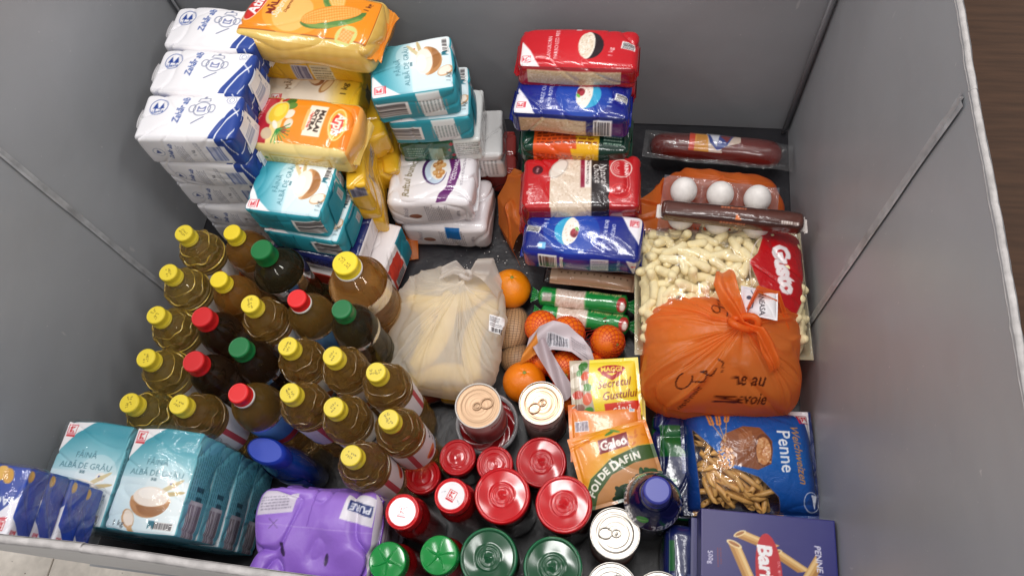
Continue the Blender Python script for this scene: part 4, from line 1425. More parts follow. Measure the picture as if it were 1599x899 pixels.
YEL = '#dfc838'
vita = [(-.703, .518, 'yellow capped oil bottle with ridged shoulder, farthest back against the left wall', -35, 0),
        (-.706, .446, 'yellow capped oil bottle second from the back along the left wall', -60, 1),
        (-.702, .373, 'yellow capped oil bottle third from the back along the left wall', -40, 2),
        (-.694, .303, 'yellow capped oil bottle fourth along the left wall, left of a red cap', -75, 1),
        (-.696, .233, 'yellow capped oil bottle nearest of the row along the left wall', -80, 2),
        (-.619, .238, 'yellow capped oil bottle with its label showing just above the wrapped teal flour', -15, 0),
        (-.555, .403, 'yellow capped oil bottle between a red and a green cap, mid group', -70, 1),
        (-.478, .340, 'yellow capped oil bottle right of the small green cap in the middle', -100, 2),
        (-.406, .331, 'yellow capped oil bottle left of the one nearest the white banana bag', -110, 0),
        (-.336, .312, 'yellow capped oil bottle right beside the white banana bag', 10, 1),
        (-.457, .270, 'yellow capped oil bottle just right of the nearest red cap', -45, 2),
        (-.387, .255, 'yellow capped oil bottle between two yellow caps, behind the nearest bottle', -120, 0),
        (-.304, .245, 'yellow capped oil bottle with red label edge behind the small red lids', -55, 1),
        (-.347, .190, 'yellow capped oil bottle nearest the viewer, label showing beside the purple bag', -20, 0)]
protos = []
for i, (x, y, lb, rt, sd) in enumerate(vita):
    if i in (0, 1, 2, 5, 6, 7):
        o = bottle('oil_bottle', lb, x, y, rt, 'oil_lit' if i < 5 else 'oil', YEL, lab=vita_label, ribs=(8, 6, 9)[i % 5 % 3], seed=i + 1)
        if i == 5:
            protos = []
        protos.append(o)
    else:
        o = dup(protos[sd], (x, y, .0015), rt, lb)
a1 = bottle('oil_bottle', 'smooth amber oil bottle with plain yellow cap, farthest back beside the sugar', -.632, .534, 0, 'amber', '#e3c92c', R_=.036, top=.27, capr=.0148, caph=.017, date=False, shoulder=.05)
dup(a1, (-.629, .448, .0015), 40, 'smooth amber oil bottle with plain yellow cap, ringed by other bottles')
bottle('oil_bottle', 'big wide amber oil bottle with white ring under its yellow cap', -.424, .487, -40, 'amber', '#ead02f', R_=.050, top=.28, capr=.021, caph=.018, ring='#e9e6e0', shoulder=.075, seed=9)
g1 = bottle('vinegar_bottle', 'dark bottle with the largest green cap, behind the other bottles', -.565, .499, -40, 'green_oil', '#0d6b34', R_=.044, top=.284, capr=.0185, caph=.026, date=False, shoulder=.07, group='dark bottles', cat='bottle')
bottle('vinegar_bottle', 'dark bottle with green cap beside the white banana bag', -.411, .408, -40, 'green_oil', '#0f6a36', R_=.0375, top=.282, capr=.0165, caph=.02, date=False, shoulder=.055, group='dark bottles', cat='bottle')
bottle('vinegar_bottle', 'dark brown bottle with green cap, between the red caps', -.556, .334, -40, 'dark', '#0f6a36', R_=.036, top=.282, capr=.017, caph=.02, date=False, shoulder=.055, group='dark bottles', cat='bottle')
r1 = bottle('vinegar_bottle', 'dark brown bottle with red cap, rear one of the two', -.630, .378, -40, 'dark', '#c41f22', R_=.034, top=.282, capr=.0172, caph=.021, date=False, shoulder=.045, group='dark bottles', cat='bottle')
dup(r1, (-.621, .306, .0015), 10, 'dark brown bottle with red cap, nearer one of the two')
rw = bottle('oil_bottle', 'oil bottle with red cap and blue label beside the big amber bottle', -.486, .420, -30, 'oil', '#d81f22', R_=.0375, top=.282, capr=.0158, caph=.017, ring='#ece8e4', lab=blue_label, date=False, shoulder=.055)
dup(rw, (-.537, .264, .0015), -55, 'oil bottle with red cap and blue label, nearest the viewer of the red caps')

# blue detergent bottle with an oval cap
t = empty('detergent_bottle', 'deep blue bottle with wide oval blue cap between oil and teal flour', 'bottle', (-.522, .205, .0), -12)
def oval(k):
    return lambda r, z, T: r
def lathe_oval(prof, seg, k):
    V, F = lathe(prof, seg)
    V[:, 1] *= k
    return V, F
V, F = lathe_oval(smooth_prof([(.001, .001), (.040, .001), (.046, .01), (.047, .06), (.043, .10), (.036, .13), (.032, .142), (.03, .146)], 5), 56, .62)
MB().add(V, F, '#123a7c').build('bottle_body', mat('deep_blue_plastic', .16, '#0f3f8f', coat=.8, mottle=.1), t)
V, F = lathe_oval([(.033, .145), (.034, .15), (.0335, .172), (.032, .178), (.028, .181)], 56, .62)
V2, F2, C2 = disc(.028, 6, 56, .181, None, '#1f3fb0')
V2[:, 1] *= .62
MB().add(V, F, '#1b38a4').add(V2, F2, C2).build('cap', M['plastic'], t)
cv = CV(5, 6, 9, '#1f5fb4')
cv.ell(0, .6, 1.8, 1.4, '#e8eef8').small(0, -1.6, 3.6, 1.6, 4, '#dfe8f6', 0, 3)
U, V_ = np.meshgrid(np.linspace(-1.0, 1.0, cv.nx), np.linspace(.03, .09, cv.ny))
P = np.stack([.0478 * np.sin(U), -.0478 * .62 * np.cos(U), V_], -1).reshape(-1, 3)
MB().add(P, grid_faces(cv.nx, cv.ny), cv.flat().reshape(-1, 4)).build('label', M['plastic'], t)

# ------------------------------------------------------------------ jars
def jar(name, label, x, y, ztop, r, lidcol, bodycol, rot=0, cv=None, style='dome', group=None, cat='jar', bodyr=None, lidh=.013, rim=None):
    t = empty(name, label, cat, (x, y, 0.001), rot, group)
    br = bodyr or r * .99
    h = ztop - .002
    zl = h - lidh
    V, F = lathe(smooth_prof([(.001, .004), (br * .8, .002), (br * .97, .006), (br, .016), (br, zl * .72), (br * .97, zl * .84), (r * .93, zl * .93), (r * .9, zl + .004)], 4), 48)
    MB().add(V, F, bodycol).build('jar_body', M['sauce'], t)
    mb = MB()
    tw = lambda rr, zz, T: rr + np.where((zz > zl + .002) & (zz < h - .003), .0004 * np.cos(T * 48), 0)
    V, F = lathe(smooth_prof([(r * .97, zl), (r * 1.0, zl + .0015), (r, zl + .004), (r, h - .004), (r * .985, h - .0015), (r * .95, h), (r * .92, h - .0004)], 3), 96, tw)
    mb.add(V, F, rim or lidcol)
    if style == 'dome':
        def zf(a, T):
            s = a / r
            z = -.0016 * (np.clip((.90 - s) / .04, 0, 1)) 
            z = z + .0010 * np.exp(-((s - .40) / .05) ** 2) + .0009 * np.exp(-((s - .27) / .04) ** 2)
            z = z + .0026 * np.exp(-(s / .13) ** 2)
            return z + .0014 * (1 - s * s) + .0003 * np.sin(T * 3 + s * 4)
        V, F, C = disc(r * .92, 60, 96, h - .0004, None, lidcol, zf)
    elif style == 'flat':
        def zf(a, T):
            s = a / r
            return -.0014 * np.clip((.86 - s) / .05, 0, 1) + .0006 * np.exp(-((s - .55) / .05) ** 2) + .0005 * np.exp(-((s - .2) / .12) ** 2) + .0005 * np.exp(-((s * np.cos(T) + .5) / .05) ** 2) * (np.abs(s * np.sin(T)) < .38)
        V, F, C = disc(r * .92, 50, 80, h - .0004, None, lidcol, zf)
        for k in range(7):   # embossed arrow strokes
            pass
    elif style == 'print':
        def zf(a, T):
            s = a / r
            return .0012 * np.clip((.9 - s) / .08, 0, 1)
        V, F, C = disc(r * .92, 44, 96, h - .0004, cv, lidcol, zf)
    elif style == 'star':
        def zf(a, T):
            s = a / (r * .92)
            arm = np.zeros_like(s)
            for k in range(5):
                d = np.abs((T - k * 2 * PI / 5 + .25 * s + PI) % (2 * PI) - PI)
                arm = np.maximum(arm, np.clip(1 - d * s / (.085 * (1.08 - s)), 0, 1) * (s < .95))
            return .0022 * (1 - s ** 2) + arm * .0016
        V, F, C = disc(r * .92, 50, 120, h - .0004, None, lidcol, zf)
        s = np.hypot(V[:, 0], V[:, 1])
    mb.add(V, F, C)
    mb.build('lid', M['lid'], t)
    return t

RED, GRN = '#c20d18', '#0f4a2c'
JG = 'jars with metal lids'
j1 = jar('sauce_jar', 'tall jar with large glossy red lid, left one of the front pair', -.148, .178, .17, .0415, RED, '#3a1210', group=JG)
dup(j1, (-.056, .175, .001), 50, 'tall jar with large glossy red lid, beside the bay leaf sachet')
jar('sauce_jar', 'shorter jar with large red lid behind the front red pair', -.101, .247, .10, .0405, '#b40c16', '#3a1210', group=JG)
g2 = jar('pickle_jar', 'jar with large dark green lid, left of the green pair at the front edge', -.155, .0885, .18, .0415, GRN, '#33301a', group=JG, rim='#1d6a45')
dup(g2, (-.063, .0865, .001), 35, 'jar with large dark green lid, right of the green pair beside the cans')
s1 = jar('paste_jar', 'small jar with flat red lid, leftmost, beside the nearest oil bottle', -.290, .206, .10, .0295, '#bc0e18', '#3a100e', style='flat', group=JG)
dup(s1, (-.237, .241, .001), 80, 'small jar with flat red lid, middle one below the tan can')
dup(s1, (-.175, .236, .001), 150, 'small jar with flat red lid partly hidden by a large red lid')
kc = CV(5.2, 5.2, 24, '#c8171f')
kc.ell(0, 0, 1.95, 1.95, '#efecef').shop(.05, .15, 1.25, 0)
rnd = random.Random(4)
for sx in (-1.45, 1.15):
    for k in range(4):
        kc.rect(sx + k * .14, -.2 + k * .1 * (1 if sx < 0 else -1), .07, .12, '#7d7a88')
k1 = jar('ketchup_bottle', 'red bottle with white disc on its cap, beside the purple bag', -.285, .135, .20, .0255, '#c8171f', '#7e0f14', rot=-6, cv=kc, style='print', group='red sauce bottles', cat='sauce bottle', bodyr=.030, lidh=.022)
dup(k1, (-.217, .165, .001), -22, 'red bottle with white disc on its cap, tight against the large red lid')
st1 = jar('ketchup_bottle', 'red bottle with green star embossed cap, next to the purple bag', -.294, .066, .20, .0268, '#0f8a3c', '#8e1216', style='star', group='red sauce bottles', cat='sauce bottle', bodyr=.031, lidh=.024)
dup(st1, (-.2225, .0825, .001), 25, 'red bottle with green star embossed cap, next to the dark green lid')

# ------------------------------------------------------------------ cans
def can(name, label, x, y, z0, h, r, lidcol, bodyfn, rot, metal='tin', group='food cans'):
    t = empty(name, label, 'can', (x, y, z0 + .001), rot, group)
    cv = CV(2 * PI * r * 100, h * 100 * .9, 6)
    bodyfn(cv)
    U, Z = np.meshgrid(np.linspace(0, 2 * PI, cv.nx), np.linspace(h * .05, h * .95, cv.ny))
    V = np.stack([r * .985 * np.cos(U), r * .985 * np.sin(U), Z], -1).reshape(-1, 3)
    MB().add(V, grid_faces(cv.nx, cv.ny), cv.flat().reshape(-1, 4)).build('can_body', M['carton'], t)
    mb = MB()
    rims = []
    for a, b in ((0, .05), (.95, 1)):
        V, F = lathe(smooth_prof([(r * .975, h * a), (r, h * a + .001), (r * 1.005, h * (a + b) / 2), (r, h * b - .0008), (r * .97, h * b), (r * .94, h * b - .0008), (r * .925, h * b - .004)], 3), 64)
        rims.append((V, F))
    mb.add(*rims[1], '#cfcac4')
    MB().add(*rims[0], '#cfcac4').build('base_rim', M['tin'], t)
    def zf(a, T):
        s = a / r
        z = -.0004 * np.exp(-((s - .78) / .04) ** 2) + .0005 * np.exp(-((s - .68) / .04) ** 2) + .0005 * np.exp(-((s - .52) / .045) ** 2) * np.clip(np.cos(T - 2.5) + .8, 0, 1) - .0004 * np.clip((.45 - s) / .07, 0, 1)
        return z + .0003 * np.exp(-((s - .33) / .05) ** 2)
    V, F, C = disc(r * .93, 56, 80, h - .004, None, lidcol, zf)
    mb.add(V, F, C)
    mb.build('can_end', M[metal], t)
    # ring pull
    k = r / .037
    a = np.linspace(0, 2 * PI, 28, endpoint=False)
    loop = np.stack([.014 * k + .0095 * k * np.cos(a), .0078 * k * np.sin(a), np.full(28, h - .0016) + .0008 * np.cos(a)], 1)
    mb = MB().add(*tube(loop, .0013 * k, 8, closed=True), lidcol)
    nose = np.stack([-.002 * k + .0062 * k * np.cos(a), .0055 * k * np.sin(a), np.full(28, h - .0018)], 1)
    mb.add(*tube(nose, .0012 * k, 8, closed=True), lidcol)
    V, F, C = disc(.0032 * k, 6, 20, h - .0016, None, lidcol, lambda q, T: .0008 * np.exp(-(q / (.002 * k)) ** 2))
    V[:, 0] -= .002 * k
    mb.add(V, F, C)
    mb.build('ring_pull', M[metal], t)
    return t
def can_label(c):
    w, h = c.w, c.h
    c.fill(lambda x, y: mixc('#8a1a1c', '#ddd2cc', (y / h) * 3 + .2))
    for k in (-.3, .03, .36):
        c.text('Manzani', k * w, .3 * h, 1.1, '#b01c22', 0, .03, .15, fit=3.2)
        c.ell(k * w, -.1 * h, 2.2, 1.4, '#a8302a').ell(k * w + 1.2, -.25 * h, 1.2, 1.0, '#c9523a')
def plain_label(c):
    w, h = c.w, c.h
    c.fill(lambda x, y: mixc('#9a5a4c', '#d8cec8', (y / h) * 2 + .6))
    c.small(0, .25 * h, .9 * w, .2 * h, 2, '#7a5550', 0, 3)
M['lacquer'] = mat('gold_lacquered_can_end', .42, metal=.3, bump=.04, bscale=90)
can('food_can', 'can with matt tan lid and ring pull, standing on a clear tub', -.204, .312, .062, .098, .037, '#c9a583', can_label, 22, 'lacquer')
can('food_can', 'shiny can with ring pull touching the nearer loose orange', -.108, .334, 0, .13, .0365, '#cfae92', plain_label, 222)
can('food_can', 'silver can with bent shiny pull tab, beside the blue capped bottle', .021, .146, 0, .14, .037, '#cbc4ba', plain_label, 185)
can('food_can', 'silver can cut by the front edge, directly in front of another can', .0215, .069, 0, .14, .037, '#d9d4cd', plain_label, 60)
can('food_can', 'silver can barely showing at the front, beside the pasta packs', .089, .066, 0, .135, .036, '#d9d4cd', plain_label, 100)

# clear tub under the tan can
t = empty('plastic_tub', 'clear round plastic tub of dark red food under the tan can', 'tub', (-.203, .311, .001), 0)
V, F = lathe(smooth_prof([(.001, .001), (.036, .001), (.040, .006), (.0465, .05), (.047, .053)], 4), 56)
MB().add(V, F, '#7a1418').build('contents', M['sauce'], t)
V, F, C = disc(.0465, 24, 48, .050, None, '#8e1a1e', lambda a, T: .002 * np.sin(a * 300 + T * 5))
MB().add(V, F, C).build('contents_top', M['sauce'], t)
V, F = lathe(smooth_prof([(.049, .046), (.0525, .050), (.054, .055), (.0535, .059), (.051, .061), (.0485, .0595), (.047, .057)], 4), 64)
MB().add(V, F, '#d8d6da', .35).build('tub_rim', M['clear'], t)
V, F = lathe([(.040, .002), (.049, .05)], 56)
MB().add(V, F, '#ffffff', .05).build('tub_wall', M['clear'], t)

# ------------------------------------------------------------------ dark blue bottle with lettering round its shoulder
t = empty('milk_bottle', 'rounded dark blue bottle with violet blue cap beside the pasta packs', 'bottle', (.073, .197, .001), -92)
prof = smooth_prof([(.001, .002), (.036, .002), (.041, .008), (.042, .06), (.042, .135), (.0405, .152), (.036, .17), (.029, .187), (.023, .197), (.021, .203)], 6)
V, F = lathe(prof, 72)
MB().add(V, F, '#b8b4b8').build('bottle_body', mat('dark_blue_sleeve', .2, '#10164a', coat=.7, mottle=.08), t)
# printed ring: angle along x, distance from the cap along y
cv = CV(24, 3.4, 9, '#11174c')
cv.fill(lambda x, y: mixc('#141a52', '#0d1240', y / 3.4 + .5))
cv.rect(0, -1.62, 24, .28, '#e9e7ee')
for k, wd in ((-9.0, 'natural'), (-1.5, 'fresh'), (6.4, 'natural')):
    cv.text(wd, k, -.75, 2.1, '#f2f0f6', 0, .02, .2, 1.15)
for k, a in ((-4.6, 30), (2.6, -25), (10.4, 20)):
    cv.ell(k, .1, 1.0, .5, '#3f9a3a', a).line([(k - .8, -.3), (k + .8, .35)], .08, '#9fd07a')
pr = np.array(prof)
pr = pr[(pr[:, 1] > .136) & (pr[:, 1] < .196)]
ln = np.concatenate([[0], np.cumsum(np.hypot(*np.diff(pr, axis=0).T))])
vv = np.linspace(0, ln[-1], cv.ny)
rr, zz = np.interp(vv, ln, pr[:, 0]) + .0006, np.interp(vv, ln, pr[:, 1]) + .0003
A = np.linspace(0, 2 * PI, cv.nx)
V = np.stack([rr[:, None] * np.cos(A)[None], rr[:, None] * np.sin(A)[None], np.repeat(zz[:, None], cv.nx, 1)], -1).reshape(-1, 3)
MB().add(V, grid_faces(cv.nx, cv.ny), cv.flat().reshape(-1, 4)).build('printed_sleeve', mat('glossy_sleeve', .18, coat=.7), t)
V, F = lathe(smooth_prof([(.0205, .198), (.0205, .204), (.0195, .206), (.0195, .226), (.0185, .230), (.016, .2315)], 3), 64, lambda r, z, T: r + np.where((z > .207) & (z < .225), .0003 * np.cos(T * 40), 0))
V2, F2, C2 = disc(.016, 6, 48, .2315, None, '#4a4fae')
MB().add(V, F, '#3d429c').add(V2, F2, C2).build('cap', M['plastic'], t)

# ------------------------------------------------------------------ fruit
def sphere_grid(nu, nv, rx, ry, rz):
    T, Ph = np.meshgrid(np.linspace(0, 2 * PI, nu, endpoint=False), np.linspace(-PI / 2, PI / 2, nv))
    T, Ph = T.ravel(), Ph.ravel()
    return np.stack([rx * np.cos(Ph) * np.cos(T), ry * np.cos(Ph) * np.sin(T), rz * np.sin(Ph)], 1), T, Ph

def citrus(name, label, cat, x, y, z, r, col, tilt, parent=None, group=None):
    V, T, Ph = sphere_grid(56, 36, r, r, r * .95)
    d = 1 + nz(V, 3, 70) * .006
    top = np.exp(-((PI / 2 - Ph) / .16) ** 2)
    d -= top * .05 + .012 * np.exp(-((PI / 2 - Ph) / .5) ** 2) * np.cos(T * 5)
    V = V * d[:, None]
    F = grid_faces(56, 36, wrap=True)
    o = MB().add(V, F, col).build(name, M['peel'], parent, loc=(x, y, z), rot=(R(tilt[0]), R(tilt[1]), 0))
    P, T2, Ph2 = sphere_grid(14, 8, .0035, .0035, .0016)
    P[:, 0] *= 1 + .25 * np.cos(T2 * 5)
    MB().add(P + np.array([0, 0, r * .95 * .957]), grid_faces(14, 8, wrap=True), '#7f8a3a').build('stem_button', M['skin'], o)
    if label:
        tag(o, label, cat, group)
    return o
citrus('orange', 'loose orange beside the banana bag, nearer the rice rolls', 'orange', -.196, .573, .038, .0375, '#e8860a', (-14, 8), group='loose oranges')
citrus('orange', 'loose orange between the shiny can and the netted mandarins', 'orange', -.150, .394, .040, .0375, '#e87c08', (-12, 4), group='loose oranges')

# netted mandarins: the fruit are things of their own, the net is another
mand = [(-.130, .498, .045, .030), (-.082, .488, .050, .031), (-.010, .478, .048, .030), (-.083, .372, .040, .029), (-.082, .424, .045, .030), (-.125, .440, .032, .029), (-.036, .430, .034, .029)]
ml_ = ['at the rear left of the red net', 'at the rear of the red net beside the rear left one', 'alone on the right side of the red net', 'at the front of the red net, under the label tail', 'under the paper label of the red net', 'low on the left of the red net', 'low on the right of the red net']
for (x, y, z, r), l in zip(mand, ml_):
    citrus('mandarin', 'mandarin ' + l, 'mandarin', x, y, z, r, '#f07414', (random.uniform(-50, 50), random.uniform(-50, 50)), group='mandarins in the red net')
mb = MB()
for (x, y, z, r) in mand:
    n = 15
    R0 = r * 1.018
    for k in range(n):
        for sgn in (1, -1):
            ph = np.linspace(-1.25, 1.25, 22)
            th = 2 * PI * k / n + sgn * np.arcsinh(np.tan(ph)) * .75
            P = np.stack([R0 * np.cos(ph) * np.cos(th), R0 * np.cos(ph) * np.sin(th), R0 * np.sin(ph) * .96], 1)
            a = R(35 * ((k * 0) + 1))
            rotm = np.array([[1, 0, 0], [0, math.cos(a), -math.sin(a)], [0, math.sin(a), math.cos(a)]])
            P = P @ rotm.T + (x, y, z)
            mb.add(*tube(P, .00055, 4), '#d8451c')
# slack net between the fruit
for k in range(16):
    for sgn in (1, -1):
        u = np.linspace(0, 1, 24)
        X = -.062 + .05 * u + .004 * np.sin(u * 9 + k)
        Y = .40 + (k / 16) * .10 + sgn * .03 * u
        Z = .052 - .012 * np.sin(PI * u) + .002 * np.sin(k + u * 20)
        mb.add(*tube(np.stack([X, Y, Z], 1), .0006, 4), '#a8221c')
net = mb.build('fruit_net', M['netting'])
tag(net, 'red plastic net stretched round the mandarins', 'net')
# paper label of the net: two folded tails with a printed panel
cv = CV(13, 4.2, 9, '#d9cdd0')
cv.fill(lambda x, y: mixc('#b9aab0', '#d4c8cc', x / 13 + .5))
cv.poly([(-6.5, 2.1), (-6.5, -.6), (-4.2, -1.4), (-3.0, 2.1)], '#d8842e').barcode(-.6, .55, 3.4, 1.9, 4, 3, '#d6d2d8', '#3c3a44').small(2.8, .4, 2.6, 2.4, 6, '#8e868c', 0, 2)
U, W_ = np.meshgrid(np.linspace(0, 1, cv.nx), np.linspace(-.5, .5, cv.ny))
U, W_ = U.ravel(), W_.ravel()
ctrl = np.array([(-.152, .440, .074), (-.132, .458, .084), (-.104, .466, .090), (-.074, .462, .090), (-.046, .446, .084), (-.030, .428, .076)])
tt = np.linspace(0, 1, len(ctrl))
cp = np.stack([np.interp(U, tt, ctrl[:, k]) for k in range(3)], 1)
side = np.stack([np.sin(U * 2.2 - .7) * .35, -np.ones_like(U), -.15 - .15 * np.sin(U * 7)], 1)
side /= np.linalg.norm(side, axis=1)[:, None]
P = cp + side * (W_[:, None] * .050) + np.array([0, 0, 1]) * (nz(cp, 3, 60) * .004 + .006 * np.sin(W_ * 6 + U * 9))[:, None]
pl = MB().add(P, grid_faces(cv.nx, cv.ny), cv.flat().reshape(-1, 4)).build('net_label', M['paper'])
tag(pl, 'crumpled paper label with barcode lying on the red mandarin net', 'label')
cv = CV(7, 2.6, 9, '#cbbcc0')
cv.fill(lambda x, y: mixc('#a8969c', '#c8babe', x / 7 + .5))
U, W_ = np.meshgrid(np.linspace(0, 1, cv.nx), np.linspace(-.5, .5, cv.ny))
U, W_ = U.ravel(), W_.ravel()
P = np.stack([-.128 + .062 * U + W_ * .018, .452 - .088 * U + W_ * .016, .090 - .012 * U + .005 * np.sin(U * 6 + W_ * 5)], 1)
MB().add(P, grid_faces(cv.nx, cv.ny), cv.flat().reshape(-1, 4)).build('label_tail', M['paper'], pl)

# tan potatoes in a dark net behind the orange
pot = [(-.186, .500, .018, .034, .046, .024), (-.172, .446, .014, .030, .030, .020)]
for k, (x, y, z, a, b, c_) in enumerate(pot):
    V, T, Ph = sphere_grid(40, 26, a, b, c_)
    V *= (1 + nz(V, 20 + k, 40) * .03)[:, None]
    o = MB().add(V, grid_faces(40, 26, wrap=True), '#b58d64').build('potato', M['skin'], loc=(x, y, z))
    tag(o, ('tan potato in a dark net, right beside the rear loose orange', 'tan potato in a dark net, between the banana bag and mandarins')[k], 'potato', 'potatoes in a dark net')
mb = MB()
for (x, y, z, a, b, c_) in pot:
    for k in range(26):
        ph = np.linspace(0, PI, 20)
        th = -1.3 + 2.6 * k / 25
        mb.add(*tube(np.stack([x + a * 1.03 * np.cos(ph), y + b * 1.03 * np.sin(th) * np.sin(ph), z + c_ * 1.04 * np.cos(th) * np.sin(ph)], 1), .00022, 4), '#4a382c')
        if k % 2 == 0:
            mb.add(*tube(np.stack([x + a * 1.03 * np.sin(th) * np.sin(ph), y + b * 1.03 * np.cos(ph), z + c_ * 1.04 * np.cos(th) * np.sin(ph)], 1), .00022, 4), '#4a382c')
tag(mb.build('potato_net', M['netting']), 'fine dark net stretched over the tan potatoes', 'net')

# ------------------------------------------------------------------ plastic carrier bags: a filled body drawn together at a knot
def bag_points(nu, nv, cx, cy, hx, hy, hz, knot, pleat, seed, ex=2.8, noise=.004, nf=24, npl=18, zlo=0.001, thin=(.03, .10), exz=None):
    """rings from the knot (v=0) down to the base (v=1)"""
    T, Vv = np.meshgrid(np.linspace(0, 2 * PI, nu, endpoint=False), np.linspace(0, 1, nv))
    T, Vv = T.ravel(), Vv.ravel()
    ph = Vv * PI
    exz = exz or ex
    s = np.abs(np.sin(ph)) ** (2 / exz)
    cT, sT = np.cos(T), np.sin(T)
    rx = np.sign(cT) * np.abs(cT) ** (2 / ex)
    ry = np.sign(sT) * np.abs(sT) ** (2 / ex)
    z = np.sign(np.cos(ph)) * np.abs(np.cos(ph)) ** (2 / exz)
    x = cx + hx * rx * s
    y = cy + hy * ry * s
    zz = zlo + hz * (1 + z)
    P = np.stack([x, y, zz], 1)
    # draw the top towards the knot
    w = np.clip(1 - Vv / .36, 0, 1) ** 2.2
    P = P * (1 - w[:, None]) + np.array(knot) * w[:, None]
    g = np.random.RandomState(seed)
    fold = np.zeros_like(T)
    for k in range(npl):
        a, wd = g.uniform(0, 2 * PI), g.uniform(*thin)
        d = np.abs((T - a - .12 * np.sin(Vv * 9 + k) + PI) % (2 * PI) - PI)
        fold += np.exp(-(d / wd) ** 2) * np.exp(-((Vv - .12) / g.uniform(.15, .5)) ** 2) * g.uniform(.4, 1)
    ctr = np.array([cx, cy, zlo + hz])
    n = P - ctr
    n /= np.linalg.norm(n, axis=1)[:, None] + 1e-9
    P = P + n * (fold * pleat * (1 - w) + nz(P, seed + 9, nf * 3.5) * noise * .22 + nz(P, seed, nf) * noise - crs(P, seed + 2, nf * 1.6) * noise)[:, None]
    P[:, 2] = np.maximum(P[:, 2], zlo)
    return P, grid_faces(nu, nv, wrap=True, flip=True), T, Vv

def ribbon(ctrl, widths, col, name, material, parent, seed=1, nu=40, nv=14, wob=.004, up=(0, 0, 1), alpha=1.0):
    """twisted strip of film along control points"""
    U, W_ = np.meshgrid(np.linspace(0, 1, nu), np.linspace(-.5, .5, nv))
    U, W_ = U.ravel(), W_.ravel()
    c = np.array(ctrl, float)
    tt = np.linspace(0, 1, len(c))
    P = np.stack([np.interp(U, tt, c[:, k]) for k in range(3)], 1)
    wd = np.interp(U, tt, widths)
    d = c[-1] - c[0]
    sd = np.cross(d / np.linalg.norm(d), np.array(up, float))
    sd /= np.linalg.norm(sd)
    P = P + sd * (W_ * wd)[:, None]
    P[:, 2] += nz(P, seed, 80) * wob + wob * np.cos(W_ * 9 + U * 4)
    return MB().add(P, grid_faces(nu, nv), col, alpha).build(name, material, parent)

# bananas in the milky bag
bag = empty('banana_bag', 'knotted milky white plastic bag holding bananas', 'plastic bag')
P, F, T, Vv = bag_points(240, 110, -.295, .470, .106, .118, .060, (-.262, .548, .135), .006, 5, ex=3.0, noise=.004, nf=26, npl=44, thin=(.012, .05))
MB().add(P, F, '#fbf5ec', 0.0).build('bag_body', M['white_bag'], bag)
kn = np.array([-.262, .548, .138])
a = np.linspace(0, 2 * PI, 26, endpoint=False)
MB().add(*tube(np.stack([kn[0] + .009 * np.cos(a), kn[1] + .006 * np.sin(a), kn[2] + .004 * np.sin(2 * a)], 1), .0042, 8, closed=True), '#efe9e4', .4).build('knot', M['white_bag'], bag)
ribbon([kn, kn + (.016, .012, .012), kn + (.040, .010, .002), kn + (.058, -.010, -.030)], [.012, .03, .05, .03], '#ece5de', 'bag_handle', M['white_bag'], bag, 3, alpha=.25, wob=.006)
ribbon([kn, kn + (-.02, .010, .006), kn + (-.045, .004, -.008)], [.012, .024, .03], '#ece5de', 'bag_handle', M['white_bag'], bag, 4, alpha=.25)
cv = CV(2.6, 3.4, 12, '#f2f0f0')
cv.small(-.3, .9, 1.7, 1.0, 3, '#3a3840', 0, 2).small(0, -.1, 2.2, .7, 2, '#3a3840', 0, 4).barcode(.1, -1.05, 2.1, 1.0, 0, 6, '#f2f0f0')
def drape(cv, w, h, cx, cy, rot, body, off=.0009, zdir=(0, 0, -1), start=.6, alpha_cut=None):
    """lays a printed sheet onto a mesh from above (or along zdir)"""
    from mathutils.bvhtree import BVHTree
    me = body.data
    bvh = BVHTree.FromPolygons([v.co for v in me.vertices], [p.vertices for p in me.polygons])
    U, V = np.meshgrid(np.linspace(-w / 2, w / 2, cv.nx), np.linspace(-h / 2, h / 2, cv.ny))
    c, s = math.cos(R(rot)), math.sin(R(rot))
    X, Y = cx + c * U.ravel() - s * V.ravel(), cy + s * U.ravel() + c * V.ravel()
    out = np.zeros((len(X), 3))
    for i in range(len(X)):
        hit = bvh.ray_cast(Vector((X[i], Y[i], start)), Vector(zdir))
        if hit[0] is None:
            hit = bvh.find_nearest(Vector((X[i], Y[i], .1)))
        n = hit[1] if hit[1].z > 0 else -hit[1]
        out[i] = hit[0] + n * off
    return out
body = [o for o in bag.children if o.name.startswith('bag_body')][0]
MB().add(drape(cv, .024, .031, -.203, .474, 4, body), grid_faces(cv.nx, cv.ny), cv.flat().reshape(-1, 4)).build('price_label', M['paper'], bag)
# the bananas
def banana(label, x, y, z, rot, bend, L=.17, r=.017, seed=1, tilt=0):
    u = np.linspace(-1, 1, 46)
    ang = u * bend
    rad = L / (2 * bend)
    P = np.stack([rad * np.sin(ang), rad * (1 - np.cos(ang)), u * 0], 1)
    rr = r * (1 - np.abs(u) ** 5 * .75) * (1 - .12 * u)
    rr[-5:] = np.linspace(rr[-5], .0045, 5)
    rr[0] = .001
    V, F = tube(P, rr, 20)
    Cc = np.repeat(P, 20, 0)
    aa = np.tile(np.linspace(0, 2 * PI, 20, endpoint=False), len(u))
    V = Cc + (V - Cc) * (1 + .06 * np.cos(aa * 5))[:, None]
    t_ = np.repeat(u, 20)
    col = np.where(((np.abs(t_) > .93) | (nz(V, seed + 4, 160) > 1.9))[:, None], lin('#4a3a22'), lin('#ecc94e') * (1 + .1 * nz(V, seed, 90))[:, None])
    o = MB().add(V, F, col).build('banana', M['skin'], loc=(x, y, z), rot=(R(tilt), 0, R(rot)))
    tag(o, label, 'banana', 'bananas in the milky bag')
    return o
